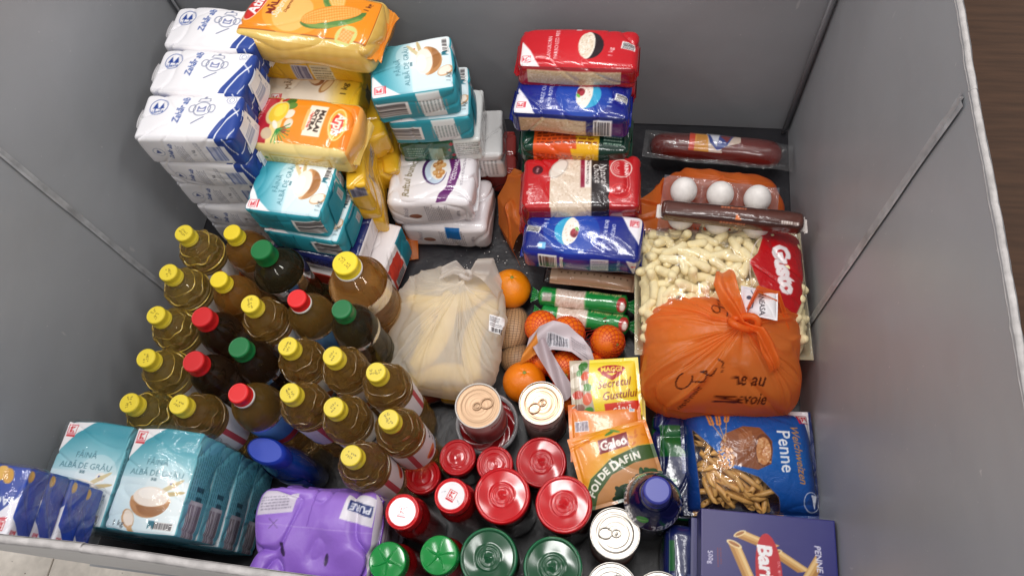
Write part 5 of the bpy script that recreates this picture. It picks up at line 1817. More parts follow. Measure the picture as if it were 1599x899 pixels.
banana('banana along the left side of the milky bag', -.325, .465, .078, 100, .75, L=.15, seed=1)
banana('banana across the back of the milky bag', -.292, .508, .092, 15, .7, seed=2)
banana('banana down the middle of the milky bag', -.300, .455, .090, 75, .6, seed=3)
banana('banana along the right side of the milky bag', -.245, .455, .075, 265, .7, seed=4)
banana('banana across the front of the milky bag', -.300, .390, .065, 190, .7, seed=5)

# orange carrier bag
OR = '#fd9444'
bag = empty('carrier_bag', 'bulky knotted orange carrier bag with dark script print on the right', 'plastic bag')
P, F, T, Vv = bag_points(400, 300, .174, .442, .128, .097, .104, (.196, .462, .222), .007, 8, ex=4.0, noise=.0055, nf=22, npl=34, thin=(.02, .08), exz=2.7)
cv = CV(30, 26, 10, OR)   # print laid out as seen from above, centred on the bag
cv.at(2.4, -8.9, 2)
cv.text('ne au', .9, 2.2, 1.3, '#5a2410', 0, .012, .3, fit=5.0).text('de nevoie', -.2, -.5, 1.3, '#5a2410', 0, .012, .3, fit=8.0)
cv.at(-4.2, -7.0, 35)
cv.ring(-2.0, 1.0, 1.5, 1.0, .22, '#4a1c10', 20, 60, 330).line([(-1, .2), (.5, -.6), (1.6, .6), (.8, .9), (1.8, -.4), (3.0, .2)], .2, '#4a1c10').line([(3.4, -.6), (4.4, .4), (4.0, 1.2)], .2, '#4a1c10')
cv.text('multumim', -2.8, -1.8, 1.2, '#4a1c10', 20, .01, .3)
cv.at(-1.2, 4.6, -60)
cv.line([(-1, .3), (.2, -.4), (.9, .5), (1.8, -.3)], .18, '#5a2410').ring(.2, -1.1, .6, .5, .16, '#5a2410')
cv.at(-5.8, 7.2, 5)
cv.text('ajutor', 0, 0, 1.1, '#8a3c14', 0, 0, .3)
cv.at()
pv = .92 * (P[:, 1] - .442) + .40 * (P[:, 2] - .21)   # the print runs over the front shoulder of the bag
C = cv.sample((P[:, 0] - .174) * 100, pv * 100)
C[P[:, 2] < .02, :3] = lin(OR)
C[:, 3] = np.where(np.abs(C[:, :3] - lin(OR)).sum(1) > .25, .9, 0)
body = MB().add(P, F, C).build('bag_body', M['orange_bag'], bag)
kn = np.array([.192, .458, .226])
a = np.linspace(0, 2 * PI, 26, endpoint=False)
MB().add(*tube(np.stack([kn[0] + .020 * np.cos(a), kn[1] + .010 * np.sin(a), kn[2] + .006 * np.sin(2 * a)], 1), .0055, 8, closed=True), '#fa8838', .6).build('knot', M['orange_bag'], bag)
ribbon([kn, kn + (.022, -.012, .008), kn + (.034, -.035, .0), kn + (.048, -.062, -.022)], [.010, .020, .026, .016], '#fa8838', 'bag_handle', M['orange_bag'], bag, 3, alpha=.5, wob=.006)
ribbon([kn, kn + (-.020, .030, .012), kn + (-.030, .062, .008), kn + (-.026, .092, -.012)], [.014, .03, .034, .03], '#fa8838', 'bag_handle', M['orange_bag'], bag, 5, alpha=.4, wob=.006)
ribbon([kn + (.004, .02, .0), kn + (.020, .055, .006), kn + (.056, .055, -.014), kn + (.075, .02, -.04)], [.010, .018, .022, .02], '#fa8838', 'bag_handle', M['orange_bag'], bag, 6, alpha=.4, wob=.006)
# white flour pack looking out of the opening
cv = CV(5.4, 5.0, 12, '#ece8ea')
cv.fill(lambda x, y: mixc('#d9d9e2', '#f1eef0', x / 5.4 + .6))
cv.text('BĂNEASA', .35, -.2, 1.2, '#2c2630', -84, .012, fit=4.0).ell(-1.6, .2, .35, .35, '#3c3d52').line([(-1.3, 1.6), (-.9, .6), (-1.1, -1.4), (-1.9, -1.6)], .14, '#3d4668')
fl = pillow_mb(.056, .052, .012, cv, seal=.003, noise=.0006, seed=3).build('flour_pack', M['paper'], loc=(.216, .497, .2160), rot=(R(-8), R(4), R(-4)))
tag(fl, 'white flour pack with dark lettering peeping from the orange carrier bag', 'flour pack')
# yellow pack showing through the bag
o = pack('pasta_pack', 'yellow pack showing through the orange carrier bag', 'food pack', .10, .085, .05, {'all': lambda c: c.fill(lambda x, y: mixc('#f2c02a', '#f7d050', x / c.w + .5))}, (.138, .474, .158), 5, 'paper', seed=71, base='#f2c02a', noise=.002)

# small orange bag under the eggs, and one under the red and black rice
def loose_bag(label, cx, cy, hx, hy, hz, seed, zlo=.002, noise=.007):
    P, F, T, Vv = bag_points(120, 60, cx, cy, hx, hy, hz, (cx, cy + hy * .5, zlo + hz * 2.05), .004, seed, ex=3.2, noise=noise, nf=34, npl=16, zlo=zlo)
    C = np.tile(np.append(lin('#f48038'), .75), (len(P), 1))
    o = MB().add(P, F, C).build('carrier_bag', M['orange_bag'])
    return tag(o, label, 'plastic bag')
def film_scrap(label, ctrl, widths, seed, wob=.008):
    """crumpled strip of bag film"""
    c = np.array(ctrl, float)
    nu, nv = 90, 60
    U, W_ = np.meshgrid(np.linspace(0, 1, nu), np.linspace(-.5, .5, nv))
    U, W_ = U.ravel(), W_.ravel()
    tt = np.linspace(0, 1, len(c))
    P = np.stack([np.interp(U, tt, c[:, k]) for k in range(3)], 1)
    wd = np.interp(U, tt, widths)
    d = c[-1] - c[0]
    sd = np.array([-d[1], d[0], 0]) / math.hypot(d[0], d[1])
    P = P + sd * (W_ * wd * (1 + .12 * nz(np.stack([U * .1, W_ * 0, U * 0], 1), seed, 90)))[:, None]
    P[:, 2] += nz(P, seed + 1, 55) * wob + crs(P, seed + 2, 70) * wob * 1.3 - np.abs(W_) * wob * 2
    P[:, 2] = np.maximum(P[:, 2], .002)
    o = MB().add(P, grid_faces(nu, nv), '#f98a3c', .8).build('carrier_bag', M['orange_bag'])
    return tag(o, label, 'plastic bag')
film_scrap('crumpled orange bag film sticking out left of the red and black rice', [(-.10, .72, .118), (-.17, .735, .105), (-.215, .715, .07), (-.222, .69, .035), (-.200, .655, .010)], [.10, .13, .10, .075, .05], 31)
film_scrap('orange bag film between the red and black rice and the eggs', [(-.03, .68, .118), (.03, .70, .125), (.065, .715, .12), (.10, .73, .12)], [.05, .06, .09, .12], 36)
loose_bag('crumpled orange bag under the eggs in the back right corner', .172, .738, .115, .070, .070, 33, noise=.008)
film_scrap('scrap of orange bag wedged between white cake flour and teal flour', [(-.425, .70, .06), (-.415, .67, .04), (-.405, .635, .012)], [.03, .045, .03], 35, .004)

# ------------------------------------------------------------------ eggs in a clear box
t = empty('egg_box', 'clear plastic egg box open on the orange bag', 'egg box', (.162, .690, .145), -5)
nu, nv = 96, 66
U, V = np.meshgrid(np.linspace(-.098, .098, nu), np.linspace(-.062, .062, nv))
U, V = U.ravel(), V.ravel()
ex_, ey_ = (-.0615, 0, .0615), (.026, -.026)
dm = np.min([np.hypot(U - a, V - b) for a in ex_ for b in ey_], axis=0)
Z = .014 * np.clip((dm - .016) / .02, 0, 1) + nz(np.stack([U, V, V * 0], 1), 3, 120) * .0006
MB().add(np.stack([U, V, Z], 1), grid_faces(nu, nv), '#8a8a92', .3).build('tray', M['clear'], t)
k = 0
for b in ey_:
    for a in ex_:
        V, T, Ph = sphere_grid(36, 26, .0226, .0226, .0245)
        V[:, :2] *= (1 - .10 * np.sin(Ph))[:, None]
        c, s = math.cos(R(-4)), math.sin(R(-4))
        o = MB().add(V, grid_faces(36, 26, wrap=True), '#ece6e2').build('egg', M['egg'], loc=(.162 + c * a - s * b, .690 + s * a + c * b, .145 + .0285), rot=(R((-6, 4, -4)[k % 3]), R(5), R(30 * k)))
        tag(o, ('white egg, leftmost of the rear row', 'white egg in the middle of the rear row', 'white egg, rightmost of the rear row', 'white egg left in the front row, half under the brown wrapper', 'white egg in the middle front, half under the brown wrapper', 'white egg right in the front row, under the brown wrapper')[k], 'egg', 'eggs in the clear box')
        k += 1

# brown wafer wrapper lying across
def choc_top(c):
    c.fill(lambda x, y: mixc('#3d211b', '#5a3128', np.clip(np.cos(y / c.h * 4), 0, 1)))
    c.small(.02 * c.w, .25 * c.h, .2 * c.w, .14 * c.h, 1, '#b86a4a', 0, 3, .9)
    c.poly([(.03 * c.w, -.1 * c.h), (.07 * c.w, -.42 * c.h), (.02 * c.w, -.42 * c.h)], '#d8702a')
    c.small(.4 * c.w, -.3 * c.h, .12 * c.w, .2 * c.h, 1, '#d9ccc4', 0, 5, .9)
o = pack('wafer_packet', 'long dark brown wafer packet lying across the eggs and corn puffs', 'wafer packet', .225, .030, .026, {'top': choc_top, 'front': choc_top}, (.1765, .655, .215), -3, 'film', noise=.0008, crease=.001, seed=72, base='#4a2820', r=.006)
end_fin(o, .225, .030, .026, -1, '#d8cfca', .012, 3)
end_fin(o, .225, .030, .026, 1, '#d8cfca', .014, 4)

# ------------------------------------------------------------------ sausage in its clear wrap
t = empty('salami', 'dark red salami with printed band in clear wrap along the back wall', 'salami', (.170, .890, .056), -4)
u = np.linspace(-1, 1, 70)
P = np.stack([u * .126, .003 * np.cos(u * 1.5), .002 * np.sin(u * 2)], 1)
rr = .0262 * np.sqrt(np.clip(1 - np.abs(u) ** 9, 0, 1)) + .0008
V, F = tube(P, rr, 36)
V += (nz(V * np.array([.5, 1, 1]), 4, 120) * .0006)[:, None] * np.array([0, 1, 1])
MB().add(V, F, '#6a1f1a').build('sausage', M['meat'], t)
cv = CV(9.4, 5.0, 10, '#d9c4b4')
cv.poly([(-4.7, -2.5), (-3.6, -2.5), (-3.6, 2.5), (-4.7, 2.5)], '#d8401c').poly([(-3.6, -2.5), (-.9, -2.5), (-1.6, 2.5), (-3.6, 2.5)], '#e09a30').small(-2.4, 0, 1.8, 2.2, 6, '#a8641a', 0, 3)
cv.poly([(-1.6, 2.5), (-.9, -.5), (.6, -2.0), (2.2, -1.2), (3.6, 2.5)], '#27408e').poly([(-1.2, 2.5), (-.4, .2), (.4, -1.2), (.9, 2.5)], '#d9dce8').poly([(.9, 1.5), (2.2, -.2), (3.0, 1.6), (2.0, 2.5)], '#7a1c24')
cv.text('1,5', 3.3, -1.2, 1.2, '#4a4048', 0, .02)
A, X = np.meshgrid(np.linspace(R(150), R(30), cv.ny), np.linspace(-.052, .044, cv.nx), indexing='ij')
A = A[::-1]
rl = .0272
Pp = np.stack([X, -rl * np.cos(A[::-1]) + .003, rl * np.sin(A)], -1).reshape(-1, 3)
yy = np.linspace(-.85, .85, cv.ny)
Pp = np.stack([X.ravel(), np.repeat(rl * np.sin(yy), cv.nx) + .003, np.repeat(rl * np.cos(yy), cv.nx)], 1)
MB().add(Pp, grid_faces(cv.nx, cv.ny), cv.flat().reshape(-1, 4)).build('printed_band', M['film'], t)
cv = CV(29, 7.2, 4, '#ffffff', 0.02)
w_ = pillow_mb(.284, .066, .056, cv, seal=.010, noise=.0022, seed=9, nfreq=60)
w_.build('wrapper', M['clear'], t, loc=(.004, 0, .004))

# ------------------------------------------------------------------ rice rolls and sesame wafers
def roll(label, x, y, z, rot, seed):
    cv = CV(16.5, 6.0, 7, '#0f6b2c')
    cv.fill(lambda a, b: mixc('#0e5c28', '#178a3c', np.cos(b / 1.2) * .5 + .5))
    cv.text('Mămăruță', 3.9, .9, 1.3, '#d9c98a', 0, .01, .3).ell(7.0, -.3, .9, .8, '#b8322e').ell(7.2, -.5, .5, .4, '#e9d9d0').rect(-6.4, -.4, 1.6, .9, '#c9c0b4').small(-6.4, -.4, 1.4, .8, 4, '#55504a', 0, 3)
    rice_tex(cv, -2.2, 0, 5.2, 6.0, seed, '#d9c2b2', '#efe2d8', '#bfa391', 420)
    cv.rect(-4.9, 0, .12, 6, '#d9cfa0').rect(.5, 0, .12, 6, '#d9cfa0')
    u = np.linspace(-1, 1, cv.nx)
    a = np.linspace(-PI * .98, PI * .98, cv.ny)
    rr = .0165 * (1 - np.clip((np.abs(u) - .9) / .1, 0, 1) ** 2 * .75)
    X = np.repeat((u * .0825)[None, :], cv.ny, 0)
    P = np.stack([X, rr[None] * np.sin(a)[:, None] * 1.08, rr[None] * np.cos(a)[:, None]], -1).reshape(-1, 3)
    P += nz(P, seed, 110)[:, None] * .0007
    o = MB().add(P, grid_faces(cv.nx, cv.ny), cv.flat().reshape(-1, 4)).build('rice_roll', M['film'], loc=(x, y, z), rot=rot)
    nu, nv = 24, 8
    for s in (-1, 1):
        U, V = np.meshgrid(np.linspace(-1, 1, nu), np.linspace(0, 1, nv))
        U, V = U.ravel(), V.ravel()
        P = np.stack([s * (.081 + .014 * V), U * .013 * (.5 + .6 * V), .003 * np.sin(U * 8) * V], 1)
        MB().add(P, grid_faces(nu, nv), '#127634').build('end_seal', M['film'], o)
    return tag(o, label, 'rice roll', 'green rice rolls')
roll('green rice roll with clear middle, nearer the sesame wafers', -.060, .556, .046, -3, 4)
roll('green rice roll lying just behind the mandarins', -.055, .524, .034, -4, 5)
cv = CV(16, 4, 8, '#c9a182')
cv.fill(lambda x, y: mixc('#b98e70', '#d6b294', np.cos(y * 1.6) * .5 + .5))
cv.rect(-7.4, 0, 1.2, 4, '#231c1c')
for i in range(12):
    cv.ell(-6 + i * 1.15, .3, .13, .2, '#6a4a38')
cv.poly([(-6.8, 1.2), (-5.5, 1.5), (-5.5, -1.4), (-6.8, -1.1)], '#d9b89c')
o = pillow_mb(.165, .034, .022, cv, seal=.003, noise=.0007, seed=12).build('wafer_tray', M['film'], loc=(-.052, .594, .060), rot=(0, 0, R(-3)))
tag(o, 'tan sesame wafers in clear film between blue rice and green rice rolls', 'wafers')

# ------------------------------------------------------------------ sachets
def maggi(c):
    w, h = c.w, c.h
    c.fill(lambda x, y: mixc('#f0cf1e', '#f6de3c', y / h + .5))
    c.poly([(-.5 * w, -.5 * h), (-.16 * w, -.5 * h), (-.24 * w, .1 * h), (-.2 * w, .5 * h), (-.5 * w, .5 * h)], '#b8a890')
    rnd = random.Random(3)
    for (a, b, r_, col) in ((-.4, .36, 1.0, '#e0d4c4'), (-.3, .38, .9, '#3f7a34'), (-.42, .1, 1.1, '#ddd0bc'), (-.28, .2, .8, '#d8542a'), (-.36, .26, .6, '#4a8a3c'), (-.4, -.12, .9, '#c4402a'), (-.26, .0, .8, '#57903e'), (-.27, -.2, 1.0, '#dd5a2c'), (-.4, -.36, 1.0, '#8a5a48'), (-.26, -.4, .8, '#4a8a3c'), (-.34, .0, .5, '#f0e6da')):
        c.ell(a * w, b * h, r_, r_ * .75, col, rnd.uniform(0, 90))
    c.poly([(-.08 * w, .3 * h), (.1 * w, .18 * h), (.28 * w, .3 * h), (.24 * w, .2 * h), (.1 * w, .1 * h), (-.04 * w, .2 * h)], '#b81c20').ell(.1 * w, .3 * h, 2.2, .68, '#b81c20').text('MAGGI', .1 * w, .3 * h, 1, '#f6dc4a', 0, .035, fit=.3 * w)
    c.text('Secretul', .13 * w, .06 * h, 1.1, '#8e2a18', 6, .012, .35, .92, fit=.5 * w).text('Gustului', .2 * w, -.14 * h, 1.1, '#8e2a18', 6, .012, .35, .92, fit=.5 * w)
    c.rect(.22 * w, -.37 * h, .5 * w, .2 * h, '#d8361f', 5).text('GĂINĂ', .22 * w, -.385 * h, 1.1, '#fdf4ea', 5, .035, fit=.28 * w).text('gust de', .2 * w, -.29 * h, .42, '#f7d8c8', 5)
def plain_yellow(c):
    c.fill(lambda x, y: mixc('#e9c41c', '#f1d33a', y / c.h + .5))
def orange_back(c):
    w, h = c.w, c.h
    c.fill(lambda x, y: mixc('#f09a1c', '#e8741a', (np.abs(y / h) + np.abs(x / w)) * 1.1))
    c.rect(0, .42 * h, w, .1 * h, '#e8701c').barcode(-.32 * w, .1 * h, 2.2, 1.7, 2, 4, '#e9e0e2', '#5a4a5c')
    c.rect(.38 * w, .36 * h, .9, .7, '#e9eef4').small(.38 * w, .36 * h, .7, .5, 3, '#4a6a8a', 0, 2)
def galeo(c):
    w, h = c.w, c.h
    c.fill(lambda x, y: mixc('#f4b424', '#ec7f16', np.abs(x / w) * 1.7 + (y / h - .3) * .6))
    c.poly([(-.5 * w, -.5 * h), (-.5 * w, -.36 * h), (-.2 * w, -.1 * h), (.1 * w, .02 * h), (.5 * w, .0 * h), (.5 * w, -.5 * h)], '#c68a52')
    c.poly([(-.5 * w, -.36 * h), (-.36 * w, -.1 * h), (-.05 * w, .1 * h), (.3 * w, .17 * h), (.5 * w, .15 * h), (.5 * w, -.04 * h), (.2 * w, -.04 * h), (-.1 * w, -.12 * h), (-.32 * w, -.32 * h), (-.4 * w, -.5 * h), (-.5 * w, -.5 * h)], '#3c5a26')
    c.line([(-.5 * w, -.36 * h), (-.36 * w, -.1 * h), (-.05 * w, .1 * h), (.3 * w, .17 * h), (.5 * w, .15 * h)], .12, '#d9b33a')
    for s, x, y, r_, z in (('F', -.385, -.30, 48, 1.5), ('O', -.335, -.225, 42, 1.5), ('I', -.285, -.165, 38, 1.5), ('D', -.215, -.1, 30, 1.5), ('E', -.15, -.055, 26, 1.5), ('D', -.035, -.005, 16, 1.9), ('A', .05, .02, 10, 1.5), ('F', .125, .035, 7, 1.5), ('I', .18, .04, 4, 1.5), ('N', .25, .045, 2, 1.5)):
        c.text(s, x * w, y * h, z, '#f6f2e4', r_, .045)
    c.poly([(-.17 * w, .18 * h), (.2 * w, .2 * h), (.22 * w, .39 * h), (-.15 * w, .37 * h)], '#8a1420').text('Galeo', .025 * w, .285 * h, 1.1, '#fbf3ea', 2, .04, .12, 1.0, fit=.33 * w)
    c.ell(.02 * w, .43 * h, .9, .22, '#5a8a3a', 15).ell(.09 * w, .44 * h, .8, .2, '#7aa04a', -25)
    rnd = random.Random(5)
    for i in range(120):
        a, b = rnd.uniform(-.14, .46), rnd.uniform(-.5, -.16)
        if b < -.36 + (a + .1) * .45:
            c.ell(a * w, b * h, 1.0, .42, rnd.choice(('#1c3a20', '#26482a', '#16301a', '#30552f')), rnd.uniform(0, 180))
    for i in range(9):
        c.ell(rnd.choice((-1, 1)) * rnd.uniform(.25, .45) * w, rnd.uniform(.2, .42) * h, .42, .2, '#dd7a14', rnd.uniform(0, 180))
def sachet(name, label, L, W, T, fn, loc, rot, tilt, seed, res=11, cat='seasoning sachet', material='foil', bk='#d9c9a0', **kw):
    cv = CV(L * 100, W * 100, res)
    fn(cv)
    o = pillow_mb(L, W, T, cv, seed=seed, noise=kw.pop('noise', .0009), nfreq=kw.pop('nfreq', 55), seal=.006, **kw).build(name, M[material], loc=loc, rot=(R(tilt[0]), R(tilt[1]), R(rot)))
    return tag(o, label, cat, 'seasoning sachets')
sachet('seasoning_sachet', 'yellow chicken seasoning sachet with vegetable picture', .112, .094, .012, maggi, (-.008, .373, .118), 8, (6, 0), 81)
sachet('seasoning_sachet', 'plain yellow sachet edge showing behind the chicken seasoning', .112, .13, .010, plain_yellow, (.003, .335, .103), 6, (4, 0), 82)
sachet('seasoning_sachet', 'orange sachet with a barcode between yellow and bay leaf sachets', .115, .09, .010, orange_back, (-.003, .302, .112), 8, (5, 0), 83)
sachet('seasoning_sachet', 'orange and green bay leaf sachet lying in front', .128, .112, .012, galeo, (.018, .250, .122), 21, (6, 2), 84, res=13)

# ------------------------------------------------------------------ clear bag of corn puffs
t = empty('puff_bag', 'large clear bag of pale yellow corn puffs with red printed corner', 'snack bag', (.172, .560, .108), 3)
LB, WB = .285, .235
def bag_h(x, y):
    f = np.clip(1 - np.abs(x / (LB / 2 - .006)) ** 3, 0, 1) * np.clip(1 - np.abs(y / (WB / 2 - .006)) ** 3, 0, 1)
    return f ** .45 * .066
cv = CV(LB * 100, WB * 100, 8, '#f4e8c8', 0.03)
w, h = cv.w, cv.h
cv.poly([(.16 * w, .48 * h), (.46 * w, .38 * h), (.49 * w, .3 * h), (.42 * w, -.16 * h), (.36 * w, -.30 * h), (.27 * w, -.34 * h), (.19 * w, -.14 * h), (.13 * w, .09 * h), (.18 * w, .16 * h), (.22 * w, .3 * h)], '#b8141c', 1, .97)
cv.ring(.27 * w, .0, 4.0, 7.6, .12, '#e8cfc8', 0, 110, 240)
cv.text('Gusto', .33 * w, .06 * h, 1.1, '#e9d6d8', -84, .07, 0, .92, op=1, fit=9.0)
cv.text('Gusto', .33 * w, .06 * h, 1.1, '#f3e9ea', -84, .05, 0, .92, op=1, fit=8.8)
cv.text('PUFULEȚI', -.12 * w, .43 * h, 1, '#4a1a12', 178, .06, op=1, fit=10).text('PUFULEȚI', -.12 * w, .435 * h, 1, '#e8642c', 178, .03, op=1, fit=10)
cv.text('85g', -.27 * w, -.2 * h, 1.2, '#2a2420', -86, .01, op=1)
U, V = np.meshgrid(np.linspace(-LB / 2, LB / 2, cv.nx), np.linspace(-WB / 2, WB / 2, cv.ny))
U, V = U.ravel(), V.ravel()
P0 = np.stack([U, V, U * 0], 1)
rim = np.maximum(np.abs(U) * 2 / LB, np.abs(V) * 2 / WB) ** 8
Z = bag_h(U, V) + .011 + nz(P0, 4, 60) * .0016 - crs(P0, 6, 50) * .0035 + np.abs(nz(P0, 14, 95)) * .0012 + rim * nz(P0, 8, 80) * .003
MB().add(np.stack([U, V, Z], 1), grid_faces(cv.nx, cv.ny), cv.flat().reshape(-1, 4)).build('printed_film', M['clear'], t)
cb = CV(LB * 100, WB * 100, 3, '#e6d098', 1.0)
U, V = np.meshgrid(np.linspace(-LB / 2, LB / 2, cb.nx), np.linspace(-WB / 2, WB / 2, cb.ny))
U, V = U.ravel(), V.ravel()
MB().add(np.stack([U, V, .004 - bag_h(U, V) * .45], 1), grid_faces(cb.nx, cb.ny, flip=True), '#f0e2b8', .5).build('back_film', M['clear'], t)
Zc = .006 + bag_h(U, V) * .50 + nz(np.stack([U, V, U * 0], 1), 21, 260) * .004
cm = (bag_h(U, V) > .02)
fq = grid_faces(cb.nx, cb.ny)
fq = fq[cm[fq].all(1)]
tag(MB().add(np.stack([U, V, Zc], 1), fq, '#ecdcab').build('puff_mass', M['puff'], t), kind='stuff')
# the puffs: bent rounded sticks in three shapes
pm = []
for k in range(4):
    u = np.sin(np.linspace(-PI / 2, PI / 2, 13))
    L_ = (.018, .0205, .017, .0225)[k]
    P = np.stack([u * L_, (.0018 * (k - 1) * u * u), .0012 * np.sin(u * 3)], 1)
    rr = .0076 * np.clip(1 - np.abs(u) ** 7, 0, 1) ** .5 + .0003
    V, F = tube(P, rr, 9)
    V += nz(V, k, 200)[:, None] * .00015
    pm.append((V, F))
rnd = random.Random(12)
placed = []
protos = {}
npf = 0
for layer, zoff in ((0, -.026), (1, -.012), (2, -.002)):
    pts = []
    tries = 0
    while tries < 5000 and npf < 300:
        tries += 1
        x, y = rnd.uniform(-LB / 2 + .017, LB / 2 - .021), rnd.uniform(-WB / 2 + .018, WB / 2 - .018)
        hh = float(bag_h(np.array([x]), np.array([y]))[0])
        if hh < .016 + (.018, .004, 0)[layer]:
            continue
        if min([(x - a) ** 2 + (y - b) ** 2 for a, b in pts] or [1]) < (.021, .0195, .0190)[layer] ** 2:
            continue
        pts.append((x, y))
        k = rnd.randrange(4)
        z = .010 + hh - .0125 + zoff * min(1, hh / .04) + rnd.uniform(-.002, .001)
        rot = (rnd.uniform(0, 6.28), rnd.uniform(-.5, .5) if rnd.random() < .8 else rnd.uniform(.8, 1.4), rnd.uniform(0, 6.28))
        if k not in protos:
            o = MB().add(*pm[k], '#f4e4b4').build('corn_puff', M['puff'], t)
            protos[k] = o
        else:
            o = protos[k].copy()
            COL.objects.link(o)
        o.location, o.rotation_euler = (x, y, z), rot
        npf += 1

# ------------------------------------------------------------------ penne bag with a clear window
t = empty('penne_bag', 'blue penne bag with clear window and red emblem, under the orange bag', 'pasta bag', (.222, .281, .085), 4)
LP, WP = .206, .168
cv = CV(LP * 100, WP * 100, 11, '#1a4f9c', 1.0)
w, h = cv.w, cv.h
cv.fill(lambda x, y: mixc(mixc('#1b62b4', '#17418c', np.abs(y / h) * 1.8), '#131c50', (np.abs(x / w) - .36) * 7))
cv.poly([(-.42 * w, .26 * h), (-.38 * w, .2 * h), (-.28 * w, .06 * h), (-.18 * w, -.1 * h), (.02 * w, -.18 * h), (.16 * w, -.34 * h), (.18 * w, -.46 * h), (-.38 * w, -.46 * h)], '#c08a4a', 1, .04)
# sack of grain and wheat ears
cv.poly([(-.24 * w, .1 * h), (-.2 * w, .2 * h), (-.06 * w, .28 * h), (.06 * w, .27 * h), (.14 * w, .14 * h), (.12 * w, -.06 * h), (.02 * w, -.12 * h), (-.16 * w, -.08 * h)], '#8a5234')
cv.poly([(-.1 * w, .2 * h), (.0, .24 * h), (.0, .12 * h), (-.1 * w, .02 * h)], '#9c6240')
cv.ell(.07 * w, .06 * h, 1.35, 2.5, '#6e3c24', -6).ell(.07 * w, .05 * h, 1.1, 2.1, '#c98a58', -6)
rnd = random.Random(8)
for i in range(60):
    cv.ell(.07 * w + rnd.uniform(-.9, .9), .05 * h + rnd.uniform(-1.8, 1.8), .17, .12, rnd.choice(('#d9a06c', '#b97444', '#e0b080')), rnd.uniform(0, 180))
for bx, by, a in ((-.29, .36, 100), (-.23, .36, 88), (-.16, .39, 74)):
    for k in range(9):
        d = k * .33 - 1.0
        cx_, cy_ = bx * w + d * math.cos(R(a)), by * h + d * math.sin(R(a))
        for s in (-1, 1):
            cv.ell(cx_ + s * .22, cy_, .3, .15, ('#d08a4c', '#c47a3c')[k % 2], a - s * 25)
    cv.line([(bx * w - 1.0 * math.cos(R(a)), by * h - 1.0 * math.sin(R(a))), (-.2 * w, .12 * h)], .12, '#b98a52')
for i in range(90):
    a, r_ = rnd.uniform(0, 6.28), math.sqrt(rnd.random())
    cv.ell(-.2 * w + 1.25 * r_ * math.cos(a), -.02 * h + 1.7 * r_ * math.sin(a), .2, .14, rnd.choice(('#d9924c', '#c47a3c', '#e0a86a')), rnd.uniform(0, 180))
cv.text('Penne', .235 * w, .06 * h, 1.1, '#f0f2f8', -88, .012, 0, .95, fit=6.3).text('Weichweizen', .335 * w, .04 * h, 1.1, '#c48a4a', -86, .012, .3, .92, fit=8.7)
cv.poly([(.28 * w, .5 * h), (.42 * w, .36 * h), (.465 * w, .1 * h), (.48 * w, .5 * h)], '#ece6ea').shop(.425 * w, .4 * h, 1.5, -80)
cv.ring(.405 * w, -.36 * h, 1.25, 1.35, .12, '#c9cfe4').poly([(.4 * w, -.3 * h), (.45 * w, -.3 * h), (.425 * w, -.42 * h)], '#dfe3f0')
o = pillow_mb(LP, WP, .078, cv, None, seal=.007, noise=.0013, seed=17, nfreq=45, pw=.45)
# bottom sheet shares the grid, so give it its own plain colour
o.C[1][:, :3] = lin('#161c48')
o.C[1][:, 3] = 1.0
_w = (o.V[1][:, 0] < .06) & (o.V[1][:, 0] > -.09)
o.C[1][_w, :3] = lin('#a8783c')
o.build('printed_film', M['clear'], t)
def penne_mesh(L_, r, seed):
    u = np.linspace(-1, 1, 5)
    a = np.linspace(0, 2 * PI, 12, endpoint=False)
    U, A = np.meshgrid(u, a, indexing='ij')
    rb = r * (1 + .03 * np.cos(A * 6))
    X = U * L_ + np.where(np.abs(U) > .99, np.sign(U) * r * 1.1 * np.cos(A), 0)
    out = np.stack([X, rb * np.cos(A), rb * np.sin(A)], -1).reshape(-1, 3)
    inn = np.stack([X, rb * .74 * np.cos(A), rb * .74 * np.sin(A)], -1).reshape(-1, 3)
    F = grid_faces(12, 5, wrap=True)
    n = len(out)
    k = np.arange(12)
    k2 = (k + 1) % 12
    e0 = np.stack([k, k2, k2 + n, k + n], 1)
    b = 48
    e1 = np.stack([b + k, b + k + n, b + k2 + n, b + k2], 1)
    return np.concatenate([out, inn]), np.concatenate([F[:, ::-1], F + n, e0, e1])
pms = [penne_mesh(l, .0044, 1) for l in (.017, .019, .015)]
protos = {}
rnd = random.Random(31)
cnt = 0
for layer in range(3):
    pts = []
    tries = 0
    while tries < 900 and cnt < 170:
        tries += 1
        x, y = rnd.uniform(-.068, .024), rnd.uniform(-.060, .030)
        if y > .045 - (x + .095) * .9 + .012:
            continue
        if min([(x - a) ** 2 + (y - b) ** 2 for a, b in pts] or [1]) < .0125 ** 2:
            continue
        f = ((1 - min(1, abs(x) / .096) ** 2.6) * (1 - min(1, abs(y) / .077) ** 2.6)) ** .45
        if f < .3:
            continue
        pts.append((x, y))
        k = rnd.randrange(3)
        if k not in protos:
            o = MB().add(*pms[k], '#dba75e').build('penne', M['pasta'], t)
            protos[k] = o
        else:
            o = protos[k].copy()
            COL.objects.link(o)
        o.location = (x, y, f * .078 * .6 - .0085 - layer * .009)
        o.rotation_euler = (rnd.uniform(0, 6.28), rnd.uniform(-.25, .25), rnd.uniform(0, 3.14) if rnd.random() < .5 else rnd.gauss(-.6, .4))
        cnt += 1

